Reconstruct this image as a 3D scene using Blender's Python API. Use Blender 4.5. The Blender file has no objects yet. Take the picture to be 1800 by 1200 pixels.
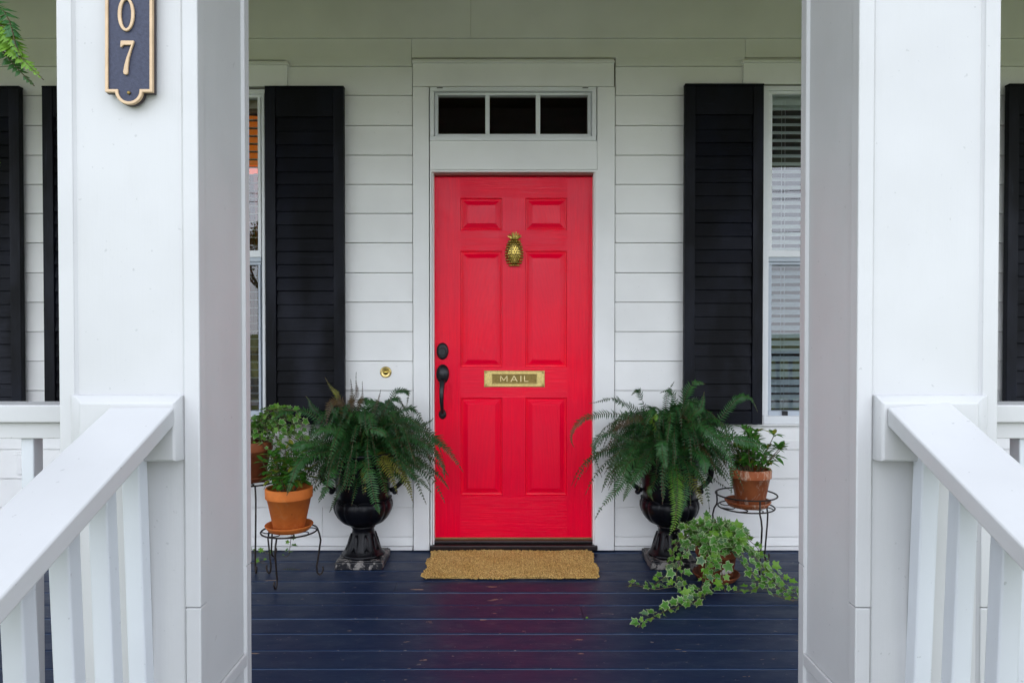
import bpy, bmesh, math, random
from mathutils import Vector, Matrix
R = math.radians
random.seed(7)
SC = bpy.context.scene
COL = SC.collection

# ------------------------------------------------------------ camera / sky / sun / exposure
F = 1240.0; CX = 894.0; CY = 600.0
PITCH = R(0.8); ZC = 1.245
cam = bpy.data.cameras.new('camera'); cam_o = bpy.data.objects.new('camera', cam); COL.objects.link(cam_o)
cam.sensor_width = 36; cam.lens = F/1800*36; cam.shift_x = 6/1800; cam.clip_start = .05; cam.clip_end = 2000
cam_o.location = (0, 0, ZC); cam_o.rotation_euler = (R(90)-PITCH, 0, 0)
SC.camera = cam_o

SUN_EL = R(32); SUN_AZ = R(182)          # azimuth: compass-like, from +Y clockwise
world = bpy.data.worlds.new("World"); SC.world = world; world.use_nodes = True
wn = world.node_tree; wn.nodes.clear()
w_out = wn.nodes.new('ShaderNodeOutputWorld'); w_bg = wn.nodes.new('ShaderNodeBackground')
w_sky = wn.nodes.new('ShaderNodeTexSky'); w_sky.sky_type = 'NISHITA'; w_sky.sun_disc = False
w_sky.sun_elevation = SUN_EL; w_sky.sun_rotation = SUN_AZ
w_sky.air_density = 1.0; w_sky.dust_density = 1.0; w_sky.ozone_density = 1.0
w_hs = wn.nodes.new('ShaderNodeHueSaturation'); w_hs.inputs['Saturation'].default_value = .55
wn.links.new(w_sky.outputs[0], w_hs.inputs['Color']); 
w_mix = wn.nodes.new('ShaderNodeMix'); w_mix.data_type = 'RGBA'; w_mix.inputs[0].default_value = .85      # even cloud veil over the sky
w_mix.inputs[7].default_value = (7.7, 8.2, 9.6, 1); wn.links.new(w_hs.outputs[0], w_mix.inputs[6])
wn.links.new(w_mix.outputs[2], w_bg.inputs['Color'])
wn.links.new(w_bg.outputs[0], w_out.inputs['Surface']); w_bg.inputs['Strength'].default_value = .14
sun = bpy.data.lights.new('sun', 'SUN'); sun.energy = .95; sun.angle = R(115); sun.color = (.90, .955, 1)
sun_o = bpy.data.objects.new('sun', sun); COL.objects.link(sun_o)
sd = Vector((math.sin(SUN_AZ)*math.cos(SUN_EL), math.cos(SUN_AZ)*math.cos(SUN_EL), math.sin(SUN_EL)))
sun_o.rotation_euler = sd.to_track_quat('Z', 'Y').to_euler()
SC.view_settings.view_transform = 'Standard'; SC.view_settings.look = 'None'
SC.view_settings.gamma = 1; SC.view_settings.exposure = 1.0

# ------------------------------------------------------------ helpers
def at(px, py, Y):
    u = (px-CX)/F; v = (py-CY)/F
    d = Vector((u, math.cos(PITCH)-v*math.sin(PITCH), -v*math.cos(PITCH)-math.sin(PITCH)))
    d *= Y/d.y
    return Vector((d.x, Y, ZC+d.z))
def XP(px, Y): return at(px, 600, Y).x
def ZP(py, Y): return at(900, py, Y).z
def floor_at(px, py, z=0.0):
    a = at(px, py, 1.0); t = (z-ZC)/(a.z-ZC)
    return Vector((a.x*t, t, z))

class MB:
    def __init__(s): s.bm = bmesh.new(); s.mi = 0
    def v(s, p): return s.bm.verts.new(p)
    def f(s, vs, smooth=False, mi=None):
        try: fc = s.bm.faces.new(vs)
        except ValueError: return None
        fc.material_index = s.mi if mi is None else mi; fc.smooth = smooth
        return fc
    def poly(s, pts, smooth=False, mi=None): return s.f([s.v(p) for p in pts], smooth, mi)
    def box(s, a, b, mi=None):
        x0, y0, z0 = [min(a[i], b[i]) for i in range(3)]; x1, y1, z1 = [max(a[i], b[i]) for i in range(3)]
        return s.hexa([(x0,y0,z0),(x1,y0,z0),(x1,y1,z0),(x0,y1,z0),(x0,y0,z1),(x1,y0,z1),(x1,y1,z1),(x0,y1,z1)], mi)
    def hexa(s, p, mi=None):
        v = [s.v(q) for q in p]
        for q in ((0,3,2,1),(4,5,6,7),(0,1,5,4),(1,2,6,5),(2,3,7,6),(3,0,4,7)): s.f([v[i] for i in q], False, mi)
        return v
    def pbox(s, x0, y0, x1, y1, Yf, Yb, mi=None):     # image rectangle measured at depth Yf
        a = at(x0, y0, Yf); b = at(x1, y1, Yf)
        return s.box((a.x, Yf, a.z), (b.x, Yb, b.z), mi)
    def tube(s, pts, r, n=8, cap=True, mi=None):
        pts = [Vector(p) for p in pts]; rings = []
        rr = r if isinstance(r, (list, tuple)) else [r]*len(pts)
        prev = None
        for i, p in enumerate(pts):
            t = (pts[min(i+1, len(pts)-1)]-pts[max(i-1, 0)])
            if t.length < 1e-9: t = Vector((0,0,1))
            t.normalize()
            if prev is None:
                a = t.orthogonal().normalized()
            else:
                a = prev-t*prev.dot(t)
                a = a.normalized() if a.length > 1e-6 else t.orthogonal().normalized()
            prev = a; b = t.cross(a)
            rings.append([s.v(p+(a*math.cos(2*math.pi*k/n)+b*math.sin(2*math.pi*k/n))*rr[i]) for k in range(n)])
        for i in range(len(rings)-1):
            for k in range(n):
                s.f([rings[i][k], rings[i][(k+1)%n], rings[i+1][(k+1)%n], rings[i+1][k]], True, mi)
        if cap and n > 3:
            s.f(list(reversed(rings[0])), False, mi); s.f(rings[-1], False, mi)
    def lathe(s, prof, c, n=48, mod=None, mi=None, axis='z', close=False, flat=1.0):
        rings = []
        for (r, z) in prof:
            ring = []
            for k in range(n):
                a = 2*math.pi*k/n; rr = r*(mod(a, r, z) if mod else 1)
                if axis == 'z': p = Vector((c[0]+rr*math.cos(a), c[1]+rr*math.sin(a), c[2]+z))
                else: p = Vector((c[0]+rr*math.cos(a), c[1]-z, c[2]+rr*math.sin(a)*flat))
                ring.append(s.v(p))
            rings.append(ring)
        for i in range(len(rings)-1):
            for k in range(n):
                s.f([rings[i][k], rings[i][(k+1)%n], rings[i+1][(k+1)%n], rings[i+1][k]], True, mi)
        s.f(list(reversed(rings[0])), False, mi); s.f(rings[-1], False, mi)
    def ball(s, c, rx, ry, rz, n=12, m=8, mi=None, mat=None):
        rings = []
        for j in range(1, m):
            th = math.pi*j/m
            rings.append([])
            for k in range(n):
                a = 2*math.pi*k/n
                p = Vector((rx*math.sin(th)*math.cos(a), ry*math.sin(th)*math.sin(a), rz*math.cos(th)))
                if mat: p = mat @ p
                rings[-1].append(s.v(Vector(c)+p))
        p0 = Vector((0,0,rz)); p1 = Vector((0,0,-rz))
        if mat: p0 = mat @ p0; p1 = mat @ p1
        t = s.v(Vector(c)+p0); b = s.v(Vector(c)+p1)
        for k in range(n):
            s.f([t, rings[0][k], rings[0][(k+1)%n]], True, mi); s.f([b, rings[-1][(k+1)%n], rings[-1][k]], True, mi)
            for j in range(len(rings)-1):
                s.f([rings[j][k], rings[j+1][k], rings[j+1][(k+1)%n], rings[j][(k+1)%n]], True, mi)
    def build(s, name, mats, parent=None, bevel=0, seg=2, fix=True):
        if fix: bmesh.ops.recalc_face_normals(s.bm, faces=s.bm.faces)
        me = bpy.data.meshes.new(name); s.bm.to_mesh(me); s.bm.free()
        for m in (mats if isinstance(mats, (list, tuple)) else [mats]): me.materials.append(m)
        o = bpy.data.objects.new(name, me); COL.objects.link(o)
        if parent:
            o.parent = parent; o.matrix_parent_inverse = parent_world(parent).inverted()
        if bevel:
            b = o.modifiers.new('bevel', 'BEVEL'); b.width = bevel; b.segments = seg; b.limit_method = 'ANGLE'; b.angle_limit = R(40)
            b.harden_normals = False
        return o
def parent_world(o):
    m = Matrix.Translation(o.location) @ o.rotation_euler.to_matrix().to_4x4()
    return m if not o.parent else parent_world(o.parent) @ o.matrix_parent_inverse @ m
def empty(name, loc, label, cat, group=None):
    o = bpy.data.objects.new(name, None); COL.objects.link(o); o.location = loc; o.empty_display_size = .1
    return tag(o, label, cat, group)
def sub_empty(name, loc, parent, label=None):
    o = bpy.data.objects.new(name, None); COL.objects.link(o); o.location = loc; o.empty_display_size = .05
    o.parent = parent; o.matrix_parent_inverse = parent_world(parent).inverted()
    if label: o['label'] = label
    return o
def tag(o, label=None, cat=None, group=None, kind=None):
    if label: o['label'] = label
    if cat: o['category'] = cat
    if group: o['group'] = group
    if kind: o['kind'] = kind
    return o
def lab(o, label): o['label'] = label; return o

# ------------------------------------------------------------ materials
class NM:
    def __init__(s, name):
        s.m = bpy.data.materials.new(name); s.m.use_nodes = True; s.t = s.m.node_tree; s.t.nodes.clear()
        s.out = s.n('ShaderNodeOutputMaterial'); s.b = s.n('ShaderNodeBsdfPrincipled')
        s.l(s.b.outputs[0], s.out.inputs['Surface'])
        s.tc = s.n('ShaderNodeTexCoord')
    def n(s, t): return s.t.nodes.new(t)
    def l(s, a, b): s.t.links.new(a, b)
    def coord(s, scale=(1,1,1), kind='Object'):
        m = s.n('ShaderNodeMapping'); m.inputs['Scale'].default_value = scale; s.l(s.tc.outputs[kind], m.inputs[0]); return m.outputs[0]
    def noise(s, vec, scale, detail=4, rough=.55, dist=0):
        n = s.n('ShaderNodeTexNoise'); n.inputs['Scale'].default_value = scale; n.inputs['Detail'].default_value = detail
        n.inputs['Roughness'].default_value = rough; n.inputs['Distortion'].default_value = dist; s.l(vec, n.inputs['Vector']); return n.outputs[0]
    def ramp(s, fac, stops):
        r = s.n('ShaderNodeValToRGB'); e = r.color_ramp.elements
        while len(e) < len(stops): e.new(.5)
        for i, (p, c) in enumerate(stops):
            e[i].position = p; e[i].color = (*c, 1) if isinstance(c, tuple) else (c, c, c, 1)
        s.l(fac, r.inputs[0]); return r.outputs[0]
    def mix(s, fac, a, b):
        m = s.n('ShaderNodeMix'); m.data_type = 'RGBA'
        for sock, val in ((m.inputs[0], fac), (m.inputs[6], a), (m.inputs[7], b)):
            if isinstance(val, bpy.types.NodeSocket): s.l(val, sock)
            elif isinstance(val, tuple): sock.default_value = (*val, 1)
            else: sock.default_value = val
        return m.outputs[2]
    def math(s, op, a, b=0.0):
        m = s.n('ShaderNodeMath'); m.operation = op
        for sock, val in ((m.inputs[0], a), (m.inputs[1], b)):
            if isinstance(val, bpy.types.NodeSocket): s.l(val, sock)
            else: sock.default_value = val
        return m.outputs[0]
    def bump(s, h, strength=.2, dist=.002, prev=None):
        b = s.n('ShaderNodeBump'); b.inputs['Strength'].default_value = strength; b.inputs['Distance'].default_value = dist
        s.l(h, b.inputs['Height'])
        if prev is not None: s.l(prev, b.inputs['Normal'])
        return b.outputs[0]
    def set(s, **k):
        for a, val in k.items():
            sock = s.b.inputs[a.replace('_', ' ')]
            if isinstance(val, bpy.types.NodeSocket): s.l(val, sock)
            elif isinstance(val, tuple): sock.default_value = (*val, 1)
            else: sock.default_value = val
        return s

def paint(name, col, rough=.45, grain=(1,1,1), strength=.12, var=.05, dirt=.35, spec=.5):
    n = NM(name); c = n.coord(); big = n.noise(c, 2.3, 3)
    dark = tuple(x*(1-2*var) for x in col)
    base = n.mix(n.ramp(big, [(.35, 0.0), (.7, 1.0)]), col, dark)
    sp = n.noise(n.coord((1,1,1)), 70, 2, .5)                       # small dirt specks
    base = n.mix(n.math('MULTIPLY', n.ramp(sp, [(.735, 0.0), (.76, 1.0)]), dirt), base, tuple(x*.45 for x in col))
    smud = n.noise(n.coord((1,1,.35)), 9, 5, .65)
    base = n.mix(n.math('MULTIPLY', n.ramp(smud, [(.56, 0.0), (.8, 1.0)]), dirt*.45), base, tuple(a*b for a, b in zip(col, (.80,.79,.74))))
    g = n.noise(n.coord(grain), 60, 3, .6)
    lump = n.noise(c, 14, 3)
    nb = n.bump(lump, .25, .004, n.bump(g, strength, .002))
    n.set(Base_Color=base, Roughness=rough, Normal=nb, Specular_IOR_Level=spec)
    return n.m

M = {}
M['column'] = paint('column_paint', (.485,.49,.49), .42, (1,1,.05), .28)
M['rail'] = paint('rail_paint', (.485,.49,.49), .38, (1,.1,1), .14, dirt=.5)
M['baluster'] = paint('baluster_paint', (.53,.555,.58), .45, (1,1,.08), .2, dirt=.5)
M['siding'] = paint('siding_paint', (.83,.83,.81), .5, (.08,1,1), .12, dirt=.2)
M['casing'] = paint('casing_paint', (.83,.83,.815), .45, (1,1,.1), .08, dirt=.2)
M['vinyl'] = paint('window_vinyl', (.76,.78,.79), .35, (1,1,1), .04, dirt=.15)
M['ceiling'] = paint('ceiling_paint', (.15,.145,.07), .6, (.1,1,1), .08, dirt=.2)
M['sash_grey'] = paint('sash_grey', (.45,.50,.56), .4, (1,1,1), .04, dirt=.1)

def red_paint(name, grain, cath=False):
    n = NM(name)
    g = n.noise(n.coord(grain), 1.0, 5, .65, .3)
    fine = n.ramp(g, [(.35, 0.0), (.5, .6), (.62, 1.0)])
    base = n.mix(n.ramp(n.noise(n.coord(), 3.5, 3), [(.3, 0.0), (.7, 1.0)]), (1.0,.0,.030), (.90,.0,.034))
    h = fine
    if cath:
        w = n.n('ShaderNodeTexWave'); w.wave_type = 'RINGS'; w.rings_direction = 'SPHERICAL'
        w.inputs['Scale'].default_value = 30; w.inputs['Distortion'].default_value = 2.2; w.inputs['Detail'].default_value = 2
        n.l(n.coord((1.6,.2,.28)), w.inputs['Vector'])
        h = n.math('ADD', n.math('MULTIPLY', fine, .5), n.math('MULTIPLY', w.outputs[1], .35))
    base = n.mix(n.math('MULTIPLY', h, .38), base, (.70,.0,.030))
    nb = n.bump(h, .42, .0014, n.bump(n.noise(n.coord(), 12, 2), .3, .003))
    worn = n.ramp(n.noise(n.coord((1,1,1.6)), 5, 4, .6), [(.4, .17), (.62, .27)])
    n.set(Base_Color=base, Roughness=worn, Normal=nb, Specular_IOR_Level=.22)
    n.b.inputs['Coat Weight'].default_value = .0; n.b.inputs['Coat Roughness'].default_value = .28
    return n.m
M['red_v'] = red_paint('red_door_paint_vertical', (130,130,5))
M['red_h'] = red_paint('red_door_paint_horizontal', (5,110,110))
M['red_c'] = red_paint('red_door_paint_panel', (110,110,6), True)

def dark_wood(name, grain, k=1.0):
    n = NM(name)
    g = n.noise(n.coord(grain), 1.0, 6, .7, .6)
    patch = n.noise(n.coord((1,1,.35)), 5.5, 4, .6)
    base = n.mix(n.ramp(patch, [(.42, 0.0), (.72, 1.0)]), tuple(k*x for x in (.0018,.002,.003)), tuple(k*x for x in (.004,.005,.010)))
    base = n.mix(n.math('MULTIPLY', n.ramp(g, [(.60, 0.0), (.75, 1.0)]), .5), base, (.018*k,.022*k,.034*k))
    nb = n.bump(g, .7, .002)
    n.set(Base_Color=base, Roughness=n.ramp(patch, [(.4, .6), (.7, .38)]), Normal=nb, Specular_IOR_Level=.09*k)
    return n.m
M['shut_v'] = dark_wood('shutter_stain_vertical', (90,90,5), 1.7)
M['shut_h'] = dark_wood('shutter_stain_horizontal', (5,90,90), 1.35)

def deck_mat():
    n = NM('porch_floor_paint')
    geo = n.coord((1.2, 6.56, 1))
    g = n.noise(n.coord((5,110,30)), 1.0, 5, .7, .4)
    c = n.coord()
    base = n.mix(n.ramp(n.noise(n.coord((1,3,1)), 2.5, 4), [(.3, 0.0), (.7, 1.0)]), (.010,.020,.056), (.014,.027,.064))
    scuff = n.ramp(n.noise(n.coord((1,2.6,1)), 9, 6, .75, .5), [(.54, 0.0), (.74, .75)])
    base = n.mix(scuff, base, (.055,.07,.10))
    chips = n.ramp(n.noise(n.coord((1,2.2,1)), 34, 3, .6, .3), [(.695, 0.0), (.71, 1.0)])
    base = n.mix(n.math('MULTIPLY', chips, .8), base, (.26,.22,.20))
    worn = n.ramp(n.noise(n.coord((1.0,4.2,1)), 5.5, 5, .6, .2), [(.684, 0.0), (.692, 1.0)])
    base = n.mix(worn, base, (.30,.21,.15))
    rough = n.ramp(n.noise(n.coord((1,2,1)), 6, 4, .6), [(.3, .34), (.7, .55)])
    n.set(Base_Color=base, Roughness=rough, Normal=n.bump(n.noise(c, 9, 3), .2, .004, n.bump(g, .45, .0016)), Specular_IOR_Level=.22)
    return n.m
M['deck'] = deck_mat()

def simple(name, col, rough=.5, metal=0.0, var=None, scale=20, bump=.1, bd=.002, spec=.5):
    n = NM(name); c = n.coord(); nz = n.noise(c, scale, 4, .6)
    base = n.mix(n.ramp(nz, [(.35, 0.0), (.68, 1.0)]), col, var or tuple(x*.75 for x in col))
    n.set(Base_Color=base, Roughness=rough, Metallic=metal, Normal=n.bump(nz, bump, bd), Specular_IOR_Level=spec)
    return n.m
M['brass'] = simple('polished_brass', (.62,.48,.20), .26, 1.0, (.48,.37,.15), 60, .15, .001)
M['brass_letter'] = simple('worn_bright_brass', (.85,.72,.40), .5, .35, (.75,.6,.3), 60, .1, .001)
M['brass_flap'] = simple('aged_brass', (.27,.19,.06), .45, .8, (.19,.13,.035), 80, .3, .001)
M['brass_old'] = simple('brass_knocker', (.66,.50,.13), .22, 1.0, (.22,.16,.05), 90, .1, .001)
M['bronze_hw'] = simple('oil_rubbed_bronze', (.012,.012,.015), .36, .3, (.02,.02,.024), 40, .1)
M['iron'] = simple('wrought_iron', (.012,.010,.010), .5, .4, (.03,.018,.012), 60, .3)
M['urn'] = simple('urn_black_gloss', (.003,.003,.0045), .30, 0, (.005,.0055,.008), 25, .25, .003, .20)
M['soil'] = simple('potting_soil', (.025,.017,.011), .9, 0, (.05,.035,.022), 60, .8, .01)
M['threshold'] = simple('threshold_metal', (.025,.018,.018), .35, .4, (.012,.01,.01), 20, .1)
M['interior'] = simple('room_plaster', (.16,.12,.10), .9, 0, (.10,.08,.06), 3, .05)
M['blind'] = simple('blind_slat', (.82,.88,.86), .5, 0, (.78,.84,.82), 5, .02)
M['blind_wood'] = simple('blind_slat_tan', (.62,.56,.44), .55, 0, (.52,.46,.36), 5, .02)
M['curtain'] = simple('amber_curtain', (.40,.13,.02), .8, 0, (.16,.04,.01), 4, .1)
M['tan_metal'] = simple('plaque_tan', (.55,.40,.25), .45, .15, (.46,.33,.2), 30, .15)
M['plaque_blue'] = simple('plaque_navy', (.014,.019,.045), .5, .1, (.026,.033,.068), 120, .5, .002)
M['plaque_edge'] = simple('plaque_edge', (.02,.012,.016), .5, 0, (.03,.018,.02), 30, .1)
M['lawn'] = simple('lawn_grass', (.13,.17,.02), .9, 0, (.18,.19,.035), 1.5, .4, .05)
M['concrete'] = simple('concrete_path', (.40,.39,.36), .85, 0, (.34,.33,.30), 4, .3, .01)
M['asphalt'] = simple('asphalt', (.05,.05,.052), .9, 0, (.07,.07,.07), 6, .3, .01)
M['bark'] = simple('bark', (.09,.065,.045), .9, 0, (.05,.035,.025), 8, .8, .03)

def plinth_mat():
    n = NM('urn_plinth_worn'); c = n.coord()
    k = n.ramp(n.noise(c, 22, 6, .7, .4), [(.50, 0.0), (.56, 1.0)])
    base = n.mix(k, (.010,.010,.013), (.26,.24,.22))
    n.set(Base_Color=base, Roughness=n.mix(k, (.35,)*3, (.9,)*3), Normal=n.bump(k, .5, .002)); return n.m
M['plinth'] = plinth_mat()
def chipped_stem():
    n = NM('urn_stem_chipped'); c = n.coord()
    k = n.ramp(n.noise(c, 48, 4, .6, .2), [(.70, 0.0), (.72, 1.0)])
    n.set(Base_Color=n.mix(k, (.003,.003,.0045), (.5,.45,.4)), Roughness=.33, Specular_IOR_Level=.25, Normal=n.bump(n.noise(c, 30, 4), .3, .003)); return n.m
M['urn_stem'] = chipped_stem()

def terracotta(name, base1, base2, lime, lo=.6, hi=.72, streak=False):
    n = NM(name); c = n.coord()
    b = n.mix(n.ramp(n.noise(c, 9, 4, .6), [(.3, 0.0), (.7, 1.0)]), base1, base2)
    k = n.ramp(n.noise(n.coord((1,1,.45) if streak else (1,1,1)), 26, 5, .7, .6), [(lo, 0.0), (hi, 1.0)])
    b = n.mix(n.math('MULTIPLY', k, .8), b, lime)
    b = n.mix(n.ramp(n.noise(c, 70, 3), [(.66, 0.0), (.75, .6)]), b, tuple(x*.45 for x in base2))
    n.set(Base_Color=b, Roughness=.72, Normal=n.bump(n.noise(c, 60, 4), .25, .002), Specular_IOR_Level=.3); return n.m
M['terra'] = terracotta('terracotta_clean', (.66,.185,.032), (.48,.115,.02), (.55,.22,.08), .55, .8)
M['terra_worn'] = terracotta('terracotta_limed', (.40,.12,.04), (.24,.06,.02), (.62,.50,.38), .53, .68, True)
M['terra_dark'] = terracotta('terracotta_damp', (.26,.075,.025), (.16,.045,.018), (.4,.2,.1), .62, .8)
M['lime'] = simple('lime_deposit', (.62,.58,.54), .9, 0, (.4,.34,.3), 70, .5, .002)

def leaf(name, a, b, trans=.25, rough=.45, scale=30, spec=.35):
    n = NM(name); c = n.coord()
    base = n.mix(n.ramp(n.noise(c, scale, 3, .6), [(.3, 0.0), (.7, 1.0)]), a, b)
    n.set(Base_Color=base, Roughness=rough, Specular_IOR_Level=spec)
    t = n.n('ShaderNodeBsdfTranslucent'); n.l(n.mix(.5, base, (.2,.35,.03)), t.inputs[0])
    mx = n.n('ShaderNodeMixShader'); mx.inputs[0].default_value = trans
    n.l(n.b.outputs[0], mx.inputs[1]); n.l(t.outputs[0], mx.inputs[2]); n.l(mx.outputs[0], n.out.inputs['Surface']); return n.m
M['fern_dark'] = leaf('fern_dark', (.010,.045,.012), (.018,.075,.017), .05)
M['fern_mid'] = leaf('fern_mid', (.016,.078,.020), (.036,.125,.028), .18)
M['fern_lit'] = leaf('fern_bright', (.09,.22,.02), (.16,.32,.03), .3)
M['fern_brown'] = leaf('fern_dry', (.05,.028,.012), (.09,.055,.02), .1)
M['fern_yellow'] = leaf('fern_yellowing', (.12,.14,.02), (.2,.18,.03), .2)
M['lance_a'] = leaf('lance_leaf_green', (.035,.14,.018), (.07,.22,.025), .2)
M['lance_b'] = leaf('lance_leaf_yellow', (.16,.24,.02), (.26,.24,.03), .25)
M['ivy_g'] = leaf('ivy_green', (.045,.16,.020), (.09,.26,.030), .2, .4, 14)
M['ivy_grey'] = leaf('ivy_grey_green', (.06,.14,.06), (.11,.21,.10), .2, .4, 18)
M['ivy_c'] = leaf('ivy_cream_edge', (.26,.36,.16), (.42,.50,.27), .2, .4, 14)
M['ivy_y'] = leaf('ivy_new_growth', (.11,.28,.025), (.20,.38,.05), .3, .4, 14)
M['vine'] = simple('vine_stem', (.12,.09,.04), .7)
M['tree_leaf'] = leaf('tree_leaf', (.03,.07,.015), (.07,.11,.025), .2, .6, 3)

def glass(name, refl, tint=(1,1,1)):
    n = NM(name); n.t.nodes.remove(n.b)
    tr = n.n('ShaderNodeBsdfTransparent'); tr.inputs[0].default_value = (*tint, 1)
    g = n.n('ShaderNodeBsdfGlossy'); g.inputs['Roughness'].default_value = .004; g.inputs['Color'].default_value = (.96,.98,1,1)
    n.l(n.bump(n.noise(n.coord(), 2.2, 2), .03, .01), g.inputs['Normal'])
    fr = n.n('ShaderNodeFresnel'); fr.inputs[0].default_value = refl
    mx = n.n('ShaderNodeMixShader'); n.l(fr.outputs[0], mx.inputs[0]); n.l(tr.outputs[0], mx.inputs[1]); n.l(g.outputs[0], mx.inputs[2])
    n.l(mx.outputs[0], n.out.inputs['Surface']); return n.m
M['glass'] = glass('window_glass', 1.95, (.93,.97,.95))
M['glass_low'] = glass('screened_glass', 1.75, (.62,.68,.72))
M['glass_dark'] = glass('transom_glass', 1.5, (.7,.62,.6))
_c = NM('clear_glass_inside'); _c.t.nodes.remove(_c.b); _tr = _c.n('ShaderNodeBsdfTransparent'); _c.l(_tr.outputs[0], _c.out.inputs['Surface']); M['clear'] = _c.m
def emis(name, col, st):
    n = NM(name); n.set(Base_Color=col, Roughness=.8); n.b.inputs['Emission Color'].default_value = (*col, 1); n.b.inputs['Emission Strength'].default_value = st; return n.m
M['lampshade'] = emis('lit_lampshade', (.60,.14,.008), .22)
def jute():
    n = NM('braided_jute'); c = n.coord()
    b = n.mix(n.ramp(n.noise(c, 8, 4), [(.3, 0.0), (.7, 1.0)]), (.66,.42,.13), (.78,.54,.20))
    b = n.mix(n.ramp(n.noise(c, 160, 3, .7), [(.40, 0.0), (.62, .9)]), b, (.22,.11,.025))
    n.set(Base_Color=b, Roughness=.85, Normal=n.bump(n.noise(c, 420, 2), .8, .002), Specular_IOR_Level=.2); return n.m
M['jute'] = jute()

# ------------------------------------------------------------ ground behind the camera and porch floor
GZ = -.56
def sheet(name, x0, x1, y0, y1, z, m, kind='structure'):
    b = MB(); b.poly([(x0,y0,z),(x1,y0,z),(x1,y1,z),(x0,y1,z)]); return tag(b.build(name, m, fix=False), kind=kind)
sheet('lawn', -400, 400, -500, 300, GZ, M['lawn'])
sheet('front_path', -1.2, 1.4, -9, 1.35, GZ+.004, M['concrete'])
sheet('pavement', -60, 60, -10.6, -9, GZ+.006, M['concrete'])
sheet('road', -200, 200, -19, -11.2, GZ+.004, M['asphalt'])

PITCHB = .1521; Y0B = 2.588
b = MB(); y_front = 1.42
ks = range(-8, 11)
for k in ks:
    ya = Y0B+k*PITCHB+.0015; yb = ya+PITCHB-.0035
    if yb < y_front: continue
    ya = max(ya, y_front); yb = min(yb, 4.02)
    if ya > 4.0: continue
    c = .0065; x0, x1 = -5.2, 5.2; cuts = [x0, x1]
    if k == 3: cuts = [x0, XP(1031, 2.95), x1]
    if k in (0, 5, 8): cuts = [x0, -2.1+.31*k, x1]
    if k == 2: cuts = [x0, 2.6, x1]
    for i in range(len(cuts)-1):
        xa, xb = cuts[i]+(.001 if i else 0), cuts[i+1]-.001
        dz = random.uniform(-.0008, .0008)
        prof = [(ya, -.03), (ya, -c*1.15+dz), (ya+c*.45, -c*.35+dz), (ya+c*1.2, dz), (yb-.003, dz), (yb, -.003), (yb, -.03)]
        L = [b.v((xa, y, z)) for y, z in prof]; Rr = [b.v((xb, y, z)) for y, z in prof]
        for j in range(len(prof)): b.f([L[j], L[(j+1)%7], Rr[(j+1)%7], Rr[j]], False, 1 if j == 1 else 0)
        b.f(L); b.f(list(reversed(Rr)))
b.box((-5.2, y_front+.01, -.16), (5.2, 4.02, -.034))
b.box((-5.2, y_front+.03, GZ), (5.2, y_front+.06, -.16))
M['groove'] = simple('seam_sky_glint_blue', (.032,.075,.16), .45, 0, (.02,.05,.11), 8, .1)  # sky glint along the board edges, painted in as a lighter blue
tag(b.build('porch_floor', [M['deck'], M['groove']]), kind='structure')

b = MB()
for i, (ya, z) in enumerate(((1.12, -.18), (.82, -.36))):
    b.box((-.70, ya, z-.035), (.80, ya+.30, z)); b.box((-.70, ya+.03, z-.18), (.80, ya+.05, z-.035))
tag(b.build('porch_steps', M['concrete'], bevel=.004), 'pale concrete steps leading up to the porch', 'steps')

# ------------------------------------------------------------ house
house = empty('house', (0, 4.0, 0), 'white clapboard house front with a red door and black louvred shutters', 'house')
WY = 4.0
# openings, in pixels of the casing at WY
def rect(x0, y0, x1, y1, Y=WY):
    a = at(x0, y0, Y); c = at(x1, y1, Y); return (a.x, c.x, c.z, a.z)     # x0,x1,z0,z1
D_open = rect(725, 103, 1080, 975); D_open = (D_open[0], D_open[1], -.05, D_open[3])
WL_open = rect(177, 107, 505, 745); WR_open = rect(1307, 103, 1628, 745)
z_frieze = ZP(69, WY)
lines = [118.3, 169.3, 222, 274, 325.2, 376, 427.5, 480, 531.5, 583, 634.5, 686, 737.5, 789, 840, 890.5, 942]
zs = [z_frieze]+[ZP(y, WY) for y in lines]+[0.028]
b = MB()
def sub(iv, cut):
    out = []
    for a, c in iv:
        if cut[1] <= a or cut[0] >= c: out.append((a, c)); continue
        if cut[0] > a: out.append((a, cut[0]))
        if cut[1] < c: out.append((cut[1], c))
    return out
joints = {16: [XP(566, WY)], 3: [-2.6], 8: [2.3, -3.1], 12: [-2.2, 3.2], 14: [1.9], 0: [XP(725, WY), XP(1307, WY)], 6: [3.4]}
for i in range(len(zs)-1):
    zt, zb = zs[i], zs[i+1]
    cutz = sorted({zt, zb}|{z for o in (D_open, WL_open, WR_open) for z in (o[2], o[3]) if zb < z < zt}, reverse=True)
    for j in range(len(cutz)-1):
        a, c = cutz[j], cutz[j+1]; iv = [(-6.0, 6.0)]
        for o in (D_open, WL_open, WR_open):
            if o[2] < (a+c)/2 < o[3]: iv = sub(iv, (o[0], o[1]))
        for x in joints.get(i, []):
            iv = sub(iv, (x-.0009, x+.0009))
        fy = lambda z: WY-.0030-.0125*(zt-z)/(zt-zb)
        for x0, x1 in iv:
            g = .0022 if c == zb else 0
            b.hexa([(x0, fy(c+g), c+g), (x1, fy(c+g), c+g), (x1, WY+.012, c+g), (x0, WY+.012, c+g),
                    (x0, fy(a), a), (x1, fy(a), a), (x1, WY+.012, a), (x0, WY+.012, a)])
b.build('siding', M['siding'], house, bevel=.0012, seg=1)
b = MB(); b.box((-6, WY-.012, .004), (XP(725, WY)-.001, WY+.012, .026)); b.box((XP(1080, WY)+.001, WY-.012, .004), (6, WY+.012, .026))
b.build('skirting', M['siding'], house, bevel=.002)
b = MB(); xs_ = XP(828, WY)
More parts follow.
